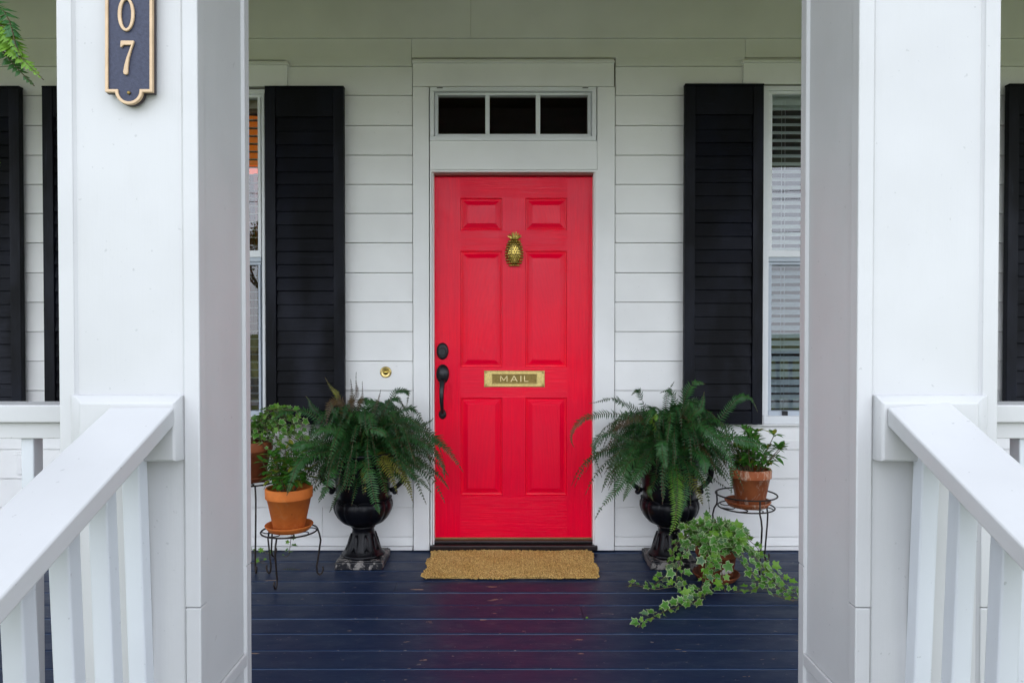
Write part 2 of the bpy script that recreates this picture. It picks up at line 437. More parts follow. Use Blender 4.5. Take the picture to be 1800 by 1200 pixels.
b.box((-6, WY-.014, z_frieze+.002), (xs_-.0004, WY+.012, 3.2)); b.box((xs_+.0004, WY-.014, z_frieze+.002), (6, WY+.012, 3.2))
b.build('frieze_board', M['siding'], house, bevel=.0015)
# sheathing with holes (light-tight)
def holed(mb, X0, X1, Z0, Z1, holes, Ya, Yb, mi=None):
    xs = sorted({X0, X1}|{h[i] for h in holes for i in (0, 1)}); zz = sorted({Z0, Z1}|{h[i] for h in holes for i in (2, 3)})
    for i in range(len(xs)-1):
        run = None
        for j in range(len(zz)-1):
            cx, cz = (xs[i]+xs[i+1])/2, (zz[j]+zz[j+1])/2
            solid = not any(h[0] < cx < h[1] and h[2] < cz < h[3] for h in holes)
            if solid and run is None: run = zz[j]
            if (not solid) and run is not None: mb.box((xs[i], Ya, run), (xs[i+1], Yb, zz[j]), mi); run = None
        if run is not None: mb.box((xs[i], Ya, run), (xs[i+1], Yb, Z1), mi)
h_door = (XP(763, WY), XP(1043, WY), -.2, ZP(300, WY)); h_tr = rect(757, 154, 1047, 245)
h_wl = rect(216, 158, 466, 740); h_wr = rect(1343, 153, 1592, 740)
b = MB(); holed(b, -6, 6, -.15, 3.3, [h_door, h_tr, h_wl, h_wr], WY+.014, WY+.16)
b.build('wall_core', M['interior'], house)
b = MB()   # room behind
for p, q in (((-6, 4.17, -.1), (6, 7.5, 0)), ((-6, 4.17, 3.0), (6, 7.5, 3.1)), ((-6, 7.5, -.1), (6, 7.6, 3.1)), ((-6.1, 4.17, -.1), (-6, 7.5, 3.1)), ((6, 4.17, -.1), (6.1, 7.5, 3.1))): b.box(p, q)
b.build('room_shell', M['interior'], house)
# porch ceiling + beam + roof
b = MB()
for k in range(21):
    b.box((-6, 1.86+k*.102+.001, 3.2), (6, 1.86+(k+1)*.102-.001, 3.215))
b.box((-6, 1.1, 3.216), (6, 4.2, 3.3)); b.build('porch_ceiling', M['ceiling'], house)
b = MB(); b.box((-6, 1.51, 2.75), (6, 1.855, 3.214)); b.box((-6, 1.18, 3.12), (6, 1.508, 3.214)); b.build('porch_beam', M['column'], house, bevel=.004)

# door casing
CY_ = WY-.028
def header(x0, x1, y_cap0, y_cap1, y_bot, name, splitx=None):
    b = MB(); b.pbox(x0, y_cap1, x1, y_bot, CY_, WY+.013)
    b.pbox(x0-1.5, y_cap0+2.5, x1+1.5, y_cap1-.4, CY_-.022, WY+.013); b.pbox(x0, y_cap0, x1, y_cap0+2.5, CY_-.010, WY+.013)
    return b.build(name, M['casing'], house, bevel=.002)
header(725.5, 1079.5, 103.5, 110, 152, 'door_head_casing')
for xa, xb in ((725.5, 755), (1050, 1079.5)):
    b = MB(); b.pbox(xa, 152.8, xb, 967, CY_, WY+.013); b.build('door_casing', M['casing'], house, bevel=.002)
b = MB(); b.pbox(755.5, 247.5, 1049.5, 298.5, CY_+.001, WY+.013); b.build('door_transom_board', M['casing'], house, bevel=.002)
# door frame
b = MB()
for x0, x1, Yf in ((755.6, 759.5, CY_-.003), (759.5, 763.2, CY_+.012)): b.pbox(x0, 299.5, x1, 966, Yf, WY+.10)
for x0, x1, Yf in ((1046.2, 1049.6, CY_-.003), (1043.2, 1046.2, CY_+.012)): b.pbox(x0, 299.5, x1, 966, Yf, WY+.10)
b.pbox(755.6, 299, 1049.6, 302.4, CY_-.004, WY+.1)
b.build('door_frame', M['casing'], house, bevel=.001)
DY = WY+.034       # door face
b = MB(); a = at(763, 302.4, CY_); c = at(1043.4, 311, DY)
b.box((XP(763.2, CY_+.012), CY_+.02, ZP(310.4, DY)), (XP(1043.2, CY_+.012), WY+.11, ZP(302.6, CY_)))
b.build('door_head_jamb', simple('jamb_stain_red', (.23,.05,.04), .5), house, bevel=.001)
b = MB(); b.box((XP(755, CY_), WY-.045, .012), (XP(1050.5, CY_), WY+.12, .040)); b.box((XP(762, DY), WY-.005, .040), (XP(1044, DY), WY+.12, .056))
b.build('threshold', M['threshold'], house, bevel=.005)
b = MB(); b.box((XP(763.5, DY), DY-.004, .0565), (XP(1043, DY), DY+.004, .0655)); b.build('door_sweep', simple('sweep_brass', (.35,.2,.08), .5, .5), house)

# door leaf with six raised panels
def lin(px): return XP(px, DY)
def liz(py): return ZP(py, DY)
dxs = [lin(v) for v in (763.4, 809.5, 883, 923.5, 996.5, 1043)]
dzs = [liz(v) for v in (944.5, 870.5, 698.7, 645, 441, 405, 348, 311)]
b = MB()
def quad(x0, x1, z0, z1, y, mi): b.poly([(x0,y,z0),(x1,y,z0),(x1,y,z1),(x0,y,z1)], False, mi)
for i in range(5):
    for j in range(7):
        x0, x1, z0, z1 = dxs[i], dxs[i+1], dzs[j], dzs[j+1]
        if i in (1, 3) and j in (1, 3, 5):
            rings = []
            for ins, dep in ((0, 0), (.003, .016), (.010, .0175), (.0125, .0135), (.0155, .0135), (.041, .001)):
                rings.append([(x0+ins, DY+dep, z0+ins), (x1-ins, DY+dep, z0+ins), (x1-ins, DY+dep, z1-ins), (x0+ins, DY+dep, z1-ins)])
            for q in range(len(rings)-1):
                for e in range(4):
                    n_ = (e+1) % 4
                    b.poly([rings[q][e], rings[q][n_], rings[q+1][n_], rings[q+1][e]], False, 1 if e in (0, 2) else 0)
            b.poly(rings[-1], False, 2)
        else:
            stile = i in (0, 4) or (i == 2 and j in (1, 3, 5))
            quad(x0, x1, z0, z1, DY, 0 if stile else 1)
b.box((dxs[0], DY+.018, dzs[0]), (dxs[-1], DY+.045, dzs[-1]))
x0, x1, z0, z1 = dxs[0], dxs[-1], dzs[0], dzs[-1]
for p in ([(x0,DY,z0),(x1,DY,z0),(x1,DY+.018,z0),(x0,DY+.018,z0)], [(x0,DY,z1),(x1,DY,z1),(x1,DY+.018,z1),(x0,DY+.018,z1)],
          [(x0,DY,z0),(x0,DY,z1),(x0,DY+.018,z1),(x0,DY+.018,z0)], [(x1,DY,z0),(x1,DY,z1),(x1,DY+.018,z1),(x1,DY+.018,z0)]): b.poly(p)
door = b.build('front_door', [M['red_v'], M['red_h'], M['red_c']], house, fix=False)
lab(door, 'red six panel front door')

# mail slot
def pc(px, py, Y): return at(px, py, Y)
b = MB(); S = 4.0/F
mx0, mx1, mz0, mz1 = lin(851), lin(957.5), liz(680), liz(651)
b.box((mx0, DY-.0035, mz0), (mx1, DY, mz1))
fr = .0055
for (p, q) in (((mx0+.003, mz1-fr-.002), (mx1-.003, mz1-.002)), ((mx0+.003, mz0+.002), (mx1-.003, mz0+fr)), ((mx0+.002, mz0+fr), (mx0+fr, mz1-fr-.002)), ((mx1-fr, mz0+fr), (mx1-.002, mz1-fr-.002))):
    b.box((p[0], DY-.0075, p[1]), (q[0], DY-.0035, q[1]))
ix0, ix1, iz0, iz1 = lin(864), lin(944.5), liz(674.5), liz(656)
for (p, q) in (((ix0, iz1-.005), (ix1, iz1)), ((ix0, iz0), (ix1, iz0+.005)), ((ix0, iz0+.005), (ix0+.005, iz1-.005)), ((ix1-.005, iz0+.005), (ix1, iz1-.005))):
    b.box((p[0], DY-.013, p[1]), (q[0], DY-.0035, q[1]))
for x in (mx0+.011, mx1-.011):
    for z in (mz0+.011, mz1-.011): b.lathe([(.0062, .0035), (.0062, .009), (.003, .0115)], (x, DY, z), 12, axis='y')
ms = b.build('mail_slot', M['brass'], door, bevel=.0014)
b = MB(); b.box((ix0+.005, DY-.006, iz0+.005), (ix1-.005, DY-.0035, iz1-.005)); b.build('mail_flap', M['brass_flap'], door)
b = MB()
def strokes(mb, segs, ox, oz, s, y0, y1, w):
    for (xa, za, xb, zb, ww) in segs:
        p = Vector((ox+xa*s, oz+za*s)); q = Vector((ox+xb*s, oz+zb*s)); d = (q-p).normalized(); n = Vector((-d.y, d.x))*w*ww/2
        pts = [p-n, q-n, q+n, p+n]
        mb.hexa([(t.x, y0, t.y) for t in pts]+[(t.x, y1, t.y) for t in pts])
A_ = [(0,0,.5,1,1),(.5,1,1.0,0,1),(.2,.32,.8,.32,.8)]
M_ = [(0,0,0,1,1),(0,1,.5,.2,.9),(.5,.2,1.0,1,.9),(1.0,0,1.0,1,1)]
I_ = [(.1,0,.1,1,1.1)]
L_ = [(.1,0,.1,1,1),(.1,.07,.75,.07,1)]
hh = .036; oz = liz(670.3)
for g, px in ((M_, 880), (A_, 898), (I_, 914.5), (L_, 921)):
    b = MB(); strokes(b, [(xa*(1.1 if g in (M_, A_) else 1), za, xb*(1.1 if g in (M_, A_) else 1), zb, ww) for xa, za, xb, zb, ww in g], lin(px), oz, hh*.92, DY-.0105, DY-.0060, .0050); b.build('letter', M['brass_letter'], door)

# deadbolt and handleset
b = MB(); k = S
c0 = (lin(778), DY, liz(617))
b.lathe([(10.4*k, 0), (10.4*k, .006), (9*k, .013), (7.2*k, .016)], c0, 40, axis='y', flat=1.45)
b.lathe([(6.8*k, .014), (6.8*k, .022), (6.0*k, .027)], (c0[0], DY, c0[2]-.003), 32, axis='y')
b.build('deadbolt', M['bronze_hw'], door)
b = MB(); c0 = (lin(778.3), DY, liz(657))
b.lathe([(11.3*k, 0), (11.3*k, .007), (10*k, .014), (7*k, .022), (3.5*k, .028), (.5*k, .030)], c0, 40, axis='y', flat=1.52)
c1 = (lin(777.8), DY, liz(727.5)); b.lathe([(6.6*k, 0), (6.6*k, .006), (5.4*k, .012), (2.5*k, .017)], c1, 28, axis='y', flat=1.35)
pts = []; rad = []
for i in range(17):
    t = i/16; py = 668+(725-668)*t; z = liz(py)
    pts.append((lin(778.2-.5*math.sin(t*3.1)), DY-.018-.040*math.sin(math.pi*min(1, t*1.02))**.7, z)); rad.append((4.6-1.9*t+(.6 if t < .12 else 0))*k)
b.tube(pts, rad, 12)
b.build('door_handle', M['bronze_hw'], door)
# pineapple knocker
b = MB(); pcx, pcz = lin(904), liz(443.5)
hw, hh2 = 15.3*k, 26*k
for i in range(11):
    zz = -1+2*(i+.5)/11
    wr = math.sqrt(max(0, 1-zz*zz))**.8*(1.0-.14*zz)
    nrow = 9
    for j in range(nrow):
        a = (j+(.5 if i % 2 else 0))/nrow*math.pi; xx = -math.cos(a)*wr; yy = math.sin(a)*wr
        if j+(.5 if i % 2 else 0) > nrow: continue
        c = Vector((pcx+xx*hw, DY-.008-yy*.026, pcz+zz*hh2))
        nrm = Vector((xx, -yy*.9, zz*.6)).normalized(); q = nrm.to_track_quat('Z', 'Y').to_matrix()
        b.ball(c, .0058, .0068, .0050, 6, 5, mat=q)
b.ball((pcx, DY-.006, pcz), hw*.84, .022, hh2*.94, 20, 14)
for i in range(26):
    a = random.uniform(-1.45, 1.45); lv = random.random(); z0_ = pcz+hh2*(.86+.1*lv)
    L = .030+.012*(1-abs(a)/1.5); d = Vector((math.sin(a)*1.0, -.35+.25*random.random(), math.cos(a)*.95+.05)).normalized()
    s_ = d.cross(Vector((0,1,0))).normalized()*.0042; p0 = Vector((pcx+math.sin(a)*.013, DY-.012-.01*random.random(), z0_))
    b.hexa([p0-s_, p0+s_, p0+s_+Vector((0,.003,0)), p0-s_+Vector((0,.003,0)), p0+d*L-s_*.1, p0+d*L+s_*.1, p0+d*L+s_*.1+Vector((0,.001,0)), p0+d*L-s_*.1+Vector((0,.001,0))])
b.build('door_knocker', M['brass_old'], door)

# doorbell
b = MB(); dc = at(678, 654, WY-.012); c0 = (dc.x, WY-.008, dc.z)
b.lathe([(.0325, 0), (.0325, .004), (.030, .008), (.026, .009), (.018, .005), (.015, .005)], c0, 40, axis='y')
db = b.build('doorbell', M['brass'], house)
b = MB(); b.lathe([(.0145, .004), (.0145, .009), (.011, .014), (.006, .017), (.001, .018)], c0, 24, axis='y'); b.build('button', M['brass_old'], db)

# outlet cover
b = MB(); b.pbox(28, 794, 53, 834, WY-.035, WY-.004); oc = b.build('outlet_cover', M['casing'], house, bevel=.004)
b = MB(); b.pbox(33, 804, 49, 825, WY-.040, WY-.034); b.box((XP(30, WY), WY-.038, ZP(797.5, WY)), (XP(50, WY), WY-.0352, ZP(796, WY))); b.build('outlet_lid', M['casing'], oc, bevel=.003)
lab(oc, 'white weatherproof outlet cover low on the wall')

def pane(x0, y0, x1, y1, Y, m, parent):
    b = MB(); a = at(x0, y0, Y); c = at(x1, y1, Y); xa, xb, zb, zt = a.x, c.x, c.z, a.z
    b.box((xa, Y, zb), (xb, Y+.004, zt), 1)
    for f in b.bm.faces:
        if all(abs(v.co.y-Y) < 1e-6 for v in f.verts): f.material_index = 0
    return b.build('pane', [m, M['clear']], parent)
# transom
tr = sub_empty('transom_window', tuple(at(902, 245, WY)), house, 'three pane window above the red door')
def frame_ring(mb, x0, y0, x1, y1, w, Yf, Yb, wb=None, mi=None):
    wb = w if wb is None else wb
    mb.pbox(x0, y0, x1, y0+w, Yf, Yb, mi); mb.pbox(x0, y1-wb, x1, y1, Yf, Yb, mi)
    mb.pbox(x0, y0+w, x0+w, y1-wb, Yf, Yb, mi); mb.pbox(x1-w, y0+w, x1, y1-wb, Yf, Yb, mi)
b = MB(); frame_ring(b, 755.4, 152.6, 1048.4, 247, 7.5, CY_-.010, WY+.06); b.build('window_frame', M['vinyl'], tr, bevel=.0025)
b = MB(); frame_ring(b, 764.5, 162, 1039, 241, 5.4, WY-.002, WY+.05)
for x in (853, 942): b.pbox(x, 167.4, x+7.6, 235.6, WY+.004, WY+.04)
b.build('sash', M['vinyl'], tr, bevel=.0018)
pane(769.9, 167.4, 853, 235.6, WY+.03, M['glass_dark'], tr)
pane(860.6, 167.4, 942, 235.6, WY+.03, M['glass_dark'], tr)
pane(949.6, 167.4, 1033.6, 235.6, WY+.03, M['glass_dark'], tr)
for x in (768, 1024):
    b = MB(); b.pbox(x, 153.9, x+10, 155.4, CY_-.0115, CY_-.0095); b.build('weep_slot', M['threshold'], tr)

# side windows
def window(x0, x1, ytop, side, blindmat, tan, label):
    w = sub_empty('window', tuple(at((x0+x1)/2, 740, WY)), house, label)
    dy = ytop-152
    b = MB(); frame_ring(b, x0, ytop, x1, 745, 8, WY-.030, WY+.14, 14); b.build('window_frame', M['vinyl'], w, bevel=.003)
    b = MB(); gx0, gx1 = x0+8.4, x1-8.4
    frame_ring(b, gx0-.2, ytop+8, gx1+.2, 452, 6.5, WY-.012, WY+.04, 12)
    b.build('upper_sash', M['vinyl'], w, bevel=.0025)
    pane(gx0+5, ytop+13, gx1-5, 442, WY+.012, M['glass'], w)
    b = MB(); b.pbox(gx0, 452.5, gx1, 460, WY-.004, WY+.07); frame_ring(b, gx0, 460.5, gx1, 731, 5, WY+.010, WY+.07, 9); b.build('lower_sash', [M['sash_grey']], w, bevel=.002)
    pane(gx0+4.5, 465, gx1-4.5, 722.5, WY+.042, M['glass_low'], w)
    lx = (x0+34) if side > 0 else (x1-70)
    b = MB(); b.pbox(lx, 722.5, lx+9, 731, WY-.004, WY+.02); b.build('sash_latch', M['bronze_hw'], w, bevel=.001)
    # blind
    b = MB(); xa, xb = XP(gx0+2, WY+.11), XP(gx1-2, WY+.11); za, zb = ZP(ytop+14, WY+.11), ZP(728, WY+.11)
    n_ = int((za-zb)/.0452)
    b.box((xa, WY+.085, za-.075), (xb, WY+.135, za))
    for i in range(2, n_):
        z = za-i*.0452; tilt = R(tan) 
        hy, hz = .024*math.cos(tilt), .024*math.sin(tilt)
        z += random.uniform(-.0008, .0008)
        b.hexa([(xa, WY+.11-hy, z-hz), (xb, WY+.11-hy, z-hz), (xb, WY+.11+hy, z+hz), (xa, WY+.11+hy, z+hz),
                (xa, WY+.11-hy, z-hz+.0025), (xb, WY+.11-hy, z-hz+.0025), (xb, WY+.11+hy, z+hz+.0025), (xa, WY+.11+hy, z+hz+.0025)])
    for x in (xa+.055, xa+.075, (xa+xb)/2, xb-.075, xb-.055): b.tube([(x, WY+.084, za-.05), (x, WY+.084, zb)], .0011, 4)
    b.build('blind', blindmat, w)
    return w
window(215, 467, 157, -1, M['blind_wood'], 4, 'sash window left of the door with open tan blinds')
window(1342, 1593, 151, 1, M['blind'], 33, 'sash window right of the door with half closed pale blinds')
for (x0, x1, yc) in ((177.5, 504.5, 107), (1307.5, 1627.5, 103)):
    header(x0, x1, yc, yc+6.5, yc+45, 'window_head_casing')
for x0, x1 in ((177.5, 214.5), (467.5, 504.5), (1307.5, 1341.5), (1593.5, 1627.5)):
    b = MB(); b.pbox(x0, 152.5, x1, 744.5, CY_+.004, WY+.013); b.build('window_casing', M['casing'], house, bevel=.002)
for x0, x1 in ((177.5, 504.5), (1307.5, 1627.5)):
    b = MB(); b.pbox(x0, 745.5, x1, 748, WY-.036, WY+.013); b.build('window_sill', M['casing'], house, bevel=.001)
    b = MB(); b.pbox(x0, 774, x1, 789.5, WY-.016, WY-.004); b.build('apron_board', M['casing'], house, bevel=.001)

# interior lamp behind the left window
lp = at(446, 300, 4.75)
lamp = empty('table_lamp', (lp.x-.02, 4.85, .8), 'glowing orange lamp seen through the blind left of the door', 'lamp')
b = MB(); b.lathe([(.17, 0), (.12, .34), (.115, .34), (.165, .0)], (lp.x-.02, 4.85, lp.z+.02), 32); b.build('lamp_shade', M['lampshade'], lamp)
b = MB(); b.lathe([(.09, 0), (.09, .02), (.03, .05), (.08, .25), (.06, .4), (.015, .45), (.015, lp.z-.8)], (lp.x-.02, 4.85, .8), 24); b.build('lamp_base', M['brass_flap'], lamp)
tb = empty('side_table', (lp.x-.02, 4.85, 0), 'small brown table under the lamp inside the left window', 'table')
b = MB(); b.box((lp.x-.32, 4.6, .76), (lp.x+.28, 5.1, .798)); b.build('tabletop', M['terra_dark'], tb, bevel=.004)
for sx in (-.30, .22):
    for sy in (4.62, 5.04): 
        b = MB(); b.box((lp.x+sx, sy, .001), (lp.x+sx+.04, sy+.04, .76)); b.build('leg', M['terra_dark'], tb, bevel=.004)
b = MB(); 
P = [( -2.2+.03*i, 5.6+.03*math.sin(i*1.3)) for i in range(60)]
for i in range(59): b.hexa([(P[i][0],P[i][1],.05),(P[i+1][0],P[i+1][1],.05),(P[i+1][0],P[i+1][1]+.004,.05),(P[i][0],P[i][1]+.004,.05),(P[i][0],P[i][1],2.6),(P[i+1][0],P[i+1][1],2.6),(P[i+1][0],P[i+1][1]+.004,2.6),(P[i][0],P[i][1]+.004,2.6)])
tag(b.build('curtain', M['curtain']), 'amber brown curtain hanging deep inside the left window', 'curtain')

# shutters
SY = WY-.075
def shutter(x0, x1, y0, y1, label, chamfer):
    s_ = sub_empty('shutter', tuple(at((x0+x1)/2, y1, SY)), house, label)
    xa, xb, zt, zb = XP(x0, SY), XP(x1, SY), ZP(y0, SY), ZP(y1, SY)
    sw = .058; b = MB(); rnd = random.Random(int(x0))
    b.box((xa, SY, zb), (xa+sw, SY+.036, zt-.002), 0); b.box((xb-sw, SY, zb), (xb, SY+.036, zt-.002), 0)
    b.box((xa+sw+.001, SY+.003, zt-.16), (xb-sw-.001, SY+.034, zt-.003), 1); b.box((xa+sw+.001, SY+.003, zb+.001), (xb-sw-.001, SY+.034, zb+.075), 1)
    b.box((xa-.001, SY-.001, zt-.0015), (xb+.001, SY+.038, zt+.010), 1)
    b.build('frame', [M['shut_v'], M['shut_h']], s_, bevel=.0025)
    b = MB(); z0_, z1_ = zb+.080, zt-.165; n_ = round((z1_-z0_)/.0735); pz = (z1_-z0_)/n_
    for i in range(n_):
        z = z0_+i*pz+rnd.uniform(-.003, .003); t1, t2 = .003+rnd.uniform(0, .007), .020+rnd.uniform(-.003, .003)
        zz1 = z+pz*1.10
        yaw = rnd.uniform(-.002, .002)
        b.hexa([(xa+sw+.0012, SY+t1+yaw, z), (xb-sw-.0012, SY+t1-yaw, z), (xb-sw-.0012, SY+t1+.010, z-.001), (xa+sw+.0012, SY+t1+.010, z-.001),
                (xa+sw+.0012, SY+t2, zz1), (xb-sw-.0012, SY+t2, zz1), (xb-sw-.0012, SY+t2+.008, zz1), (xa+sw+.0012, SY+t2+.008, zz1)])
    b.box((xa+sw-.004, SY+.031, zb+.02), (xb-sw+.004, SY+.0355, zt-.02))
    b.build('louvres', M['shut_h'], s_, bevel=.0015, seg=1)
shutter(467, 605, 154, 746, 'black shutter between the door and the window left of it', 1)
shutter(1203, 1341, 150, 746, 'black shutter between the door and the window right of it', 1)
shutter(77, 215, 154, 746, 'black shutter half hidden behind the left column', 0)
shutter(-101, 37, 154, 746, 'black shutter cut off by the left picture edge', 0)
shutter(1593, 1731, 150, 746, 'black shutter hidden behind the right column', 0)
shutter(1770, 1908, 150, 746, 'black shutter cut off by the right picture edge', 0)

# ------------------------------------------------------------ columns
def column(px0, px1, label):
    Y0, Y1 = 1.53, 1.835; x0, x1 = XP(px0, Y0), XP(px1, Y0); top = 2.75; p = .034; rc = .007
    c = empty('porch_column', ((x0+x1)/2, (Y0+Y1)/2, 0), label, 'column', 'square columns at the front of the porch')
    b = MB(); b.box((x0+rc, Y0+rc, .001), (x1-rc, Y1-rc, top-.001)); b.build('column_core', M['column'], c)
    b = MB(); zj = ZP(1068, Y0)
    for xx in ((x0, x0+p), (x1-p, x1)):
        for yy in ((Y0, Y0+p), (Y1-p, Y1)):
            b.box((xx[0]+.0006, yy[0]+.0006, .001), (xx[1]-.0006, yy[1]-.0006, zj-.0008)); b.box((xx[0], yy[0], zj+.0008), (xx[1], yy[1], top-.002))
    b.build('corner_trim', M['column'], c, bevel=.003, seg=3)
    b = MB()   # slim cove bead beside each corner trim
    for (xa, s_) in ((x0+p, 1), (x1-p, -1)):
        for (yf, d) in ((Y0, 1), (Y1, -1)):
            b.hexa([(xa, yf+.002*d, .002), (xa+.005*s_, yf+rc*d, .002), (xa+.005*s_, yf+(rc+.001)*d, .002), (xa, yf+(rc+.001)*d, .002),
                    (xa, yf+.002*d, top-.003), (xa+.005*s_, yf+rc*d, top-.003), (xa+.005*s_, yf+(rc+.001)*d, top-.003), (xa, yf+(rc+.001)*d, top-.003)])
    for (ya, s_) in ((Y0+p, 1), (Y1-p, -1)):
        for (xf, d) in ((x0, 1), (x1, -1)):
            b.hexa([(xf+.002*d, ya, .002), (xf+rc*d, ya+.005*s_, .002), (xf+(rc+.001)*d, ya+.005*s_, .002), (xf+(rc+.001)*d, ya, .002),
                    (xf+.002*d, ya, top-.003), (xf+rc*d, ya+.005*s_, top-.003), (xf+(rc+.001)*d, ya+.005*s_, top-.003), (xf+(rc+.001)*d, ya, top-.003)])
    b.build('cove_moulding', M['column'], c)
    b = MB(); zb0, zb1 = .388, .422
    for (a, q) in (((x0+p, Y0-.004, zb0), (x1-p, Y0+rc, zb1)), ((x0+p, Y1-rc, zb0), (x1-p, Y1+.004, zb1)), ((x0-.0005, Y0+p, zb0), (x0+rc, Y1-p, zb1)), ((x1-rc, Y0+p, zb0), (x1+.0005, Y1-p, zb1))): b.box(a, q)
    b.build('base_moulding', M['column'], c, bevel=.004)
    return c, x0, x1
colL, lx0, lx1 = column(103, 350, 'white square porch column left of the door carrying the number plaque')
colR, rx0, rx1 = column(1507, 1755, 'white square porch column right of the door without a plaque')
def rail_block(parent, xa, xb, fa, fb):    # base rectangle px and front px
    b = MB(); Yb, Ym, Yf = 1.537, 1.512, 1.497
    z0, z1 = ZP(808, 1.53), ZP(694, 1.53)
    A = [at(x, 700, 1.53).x for x in (xa, xb)]; B = [at(x, 700, 1.50).x for x in (fa, fb)]
    r1 = [(A[0], Yb, z0), (A[1], Yb, z0), (A[1], Yb, z1), (A[0], Yb, z1)]
    r1b = [(A[0], 1.525, z0), (A[1], 1.525, z0), (A[1], 1.525, z1), (A[0], 1.525, z1)]
    m = .5
    xm = [A[0]*m+B[0]*(1-m)-.002, A[1]*m+B[1]*(1-m)+.002]
    r2 = [(xm[0], 1.516, z0+.001), (xm[1], 1.516, z0+.001), (xm[1], 1.516, z1-.004), (xm[0], 1.516, z1-.004)]
    r3 = [(B[0]-.002, Yf+.004, z0+.002), (B[1]+.002, Yf+.004, z0+.002), (B[1]+.002, Yf+.004, z1-.012), (B[0]-.002, Yf+.004, z1-.012)]
    r4 = [(B[0]+.002, Yf, z0+.006), (B[1]-.002, Yf, z0+.006), (B[1]-.002, Yf, z1-.015), (B[0]+.002, Yf, z1-.015)]
    V = [[b.v(p) for p in r] for r in (r1, r1b, r2, r3, r4)]
    for i in range(4):
        for e in range(4): b.f([V[i][e], V[i][(e+1)%4], V[i+1][(e+1)%4], V[i+1][e]], i in (1, 2))
    b.f(list(reversed(V[0]))); b.f(V[-1])
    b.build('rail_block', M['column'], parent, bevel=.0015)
rail_block(colL, 127, 322, 140, 306)
rail_block(colR, 1536, 1733, 1552, 1720)

# ------------------------------------------------------------ stair railings
def stair_rail(x0, x1, zst0, zst1, slope, fronts, label, xc):
    Ys = 1.496; Ye = -.55; r_ = empty('stair_railing', ((x0+x1)/2, .5, GZ), label, 'railing', 'stair railings in the foreground')
    b = MB(); T = .040
    zz = lambda x, Y: (zst0 if x == x0 else zst1)-(Ys-Y)*slope
    b.hexa([(x0, Ye, zz(x0, Ye)-T), (x1, Ye, zz(x1, Ye)-T), (x1, Ys, zst1-T), (x0, Ys, zst0-T), (x0, Ye, zz(x0, Ye)), (x1, Ye, zz(x1, Ye)), (x1, Ys, zst1), (x0, Ys, zst0)])
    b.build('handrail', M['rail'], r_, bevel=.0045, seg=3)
    zm = (zst0+zst1)/2
    b = MB(); hw = .052; zs_ = lambda Y: zm-(Ys-Y)*slope-T-.001; T2 = .026
    b.hexa([(xc-hw, Ye, zs_(Ye)-T2), (xc+hw, Ye, zs_(Ye)-T2), (xc+hw, Ys-.006, zs_(Ys)-T2), (xc-hw, Ys-.006, zs_(Ys)-T2), (xc-hw, Ye, zs_(Ye)), (xc+hw, Ye, zs_(Ye)), (xc+hw, Ys-.006, zs_(Ys)), (xc-hw, Ys-.006, zs_(Ys))])
    b.build('under_rail', M['rail'], r_, bevel=.002)
    # bottom rail
    b = MB(); zb_ = lambda Y: .10-(1.45-Y)*slope*1.25
    b.hexa([(xc-.045, Ye, zb_(Ye)-.04), (xc+.045, Ye, zb_(Ye)-.04), (xc+.045, Ys, zb_(Ys)-.04), (xc-.045, Ys, zb_(Ys)-.04), (xc-.045, Ye, zb_(Ye)), (xc+.045, Ye, zb_(Ye)), (xc+.045, Ys, zb_(Ys)), (xc-.045, Ys, zb_(Ys))])
    b.build('bottom_rail', M['rail'], r_, bevel=.002)
    w = .019
    for i, Yf in enumerate(fronts):
        b = MB(); lean = .050
        yt0, yt1 = Yf, Yf+.036
        zt0, zt1 = zs_(yt0)-T2+.0, zs_(yt1)-T2
        Yb0 = Yf+(zt0-zb_(Yf))*lean; Yb1 = Yb0+.036
        j = (i*7 % 5-2)*.0006
        b.hexa([(xc-w+j, Yb0, zb_(Yb0)-.002), (xc+w+j, Yb0, zb_(Yb0)-.002), (xc+w+j, Yb1, zb_(Yb1)-.002), (xc-w+j, Yb1, zb_(Yb1)-.002), (xc-w, yt0, zt0), (xc+w, yt0, zt0), (xc+w, yt1, zt1), (xc-w, yt1, zt1)])
        b.build('baluster', M['baluster'], r_, bevel=.004, seg=3)
    b = MB(); b.box((xc-.05, Ye-.10, GZ+.002), (xc+.05, Ye-.002, zm-(Ys-Ye)*slope+.06)); b.box((xc-.062, Ye-.112, zm-(Ys-Ye)*slope+.061), (xc+.062, Ye+.010, zm-(Ys-Ye)*slope+.085)); b.build('newel_post', M['column'], r_, bevel=.004)
YS = 1.497
stair_rail(XP(192, YS)+.0, XP(306, YS), ZP(715, YS), ZP(715, YS), .41, [1.476-.1195*i for i in range(16)], 'white sloping handrail and balusters below the left column', -.796)
stair_rail(XP(1560, YS), XP(1671, YS), ZP(715, YS), ZP(706, YS), .44, [1.477-.1215*i for i in range(16)], 'white sloping handrail and balusters below the right column', .890)
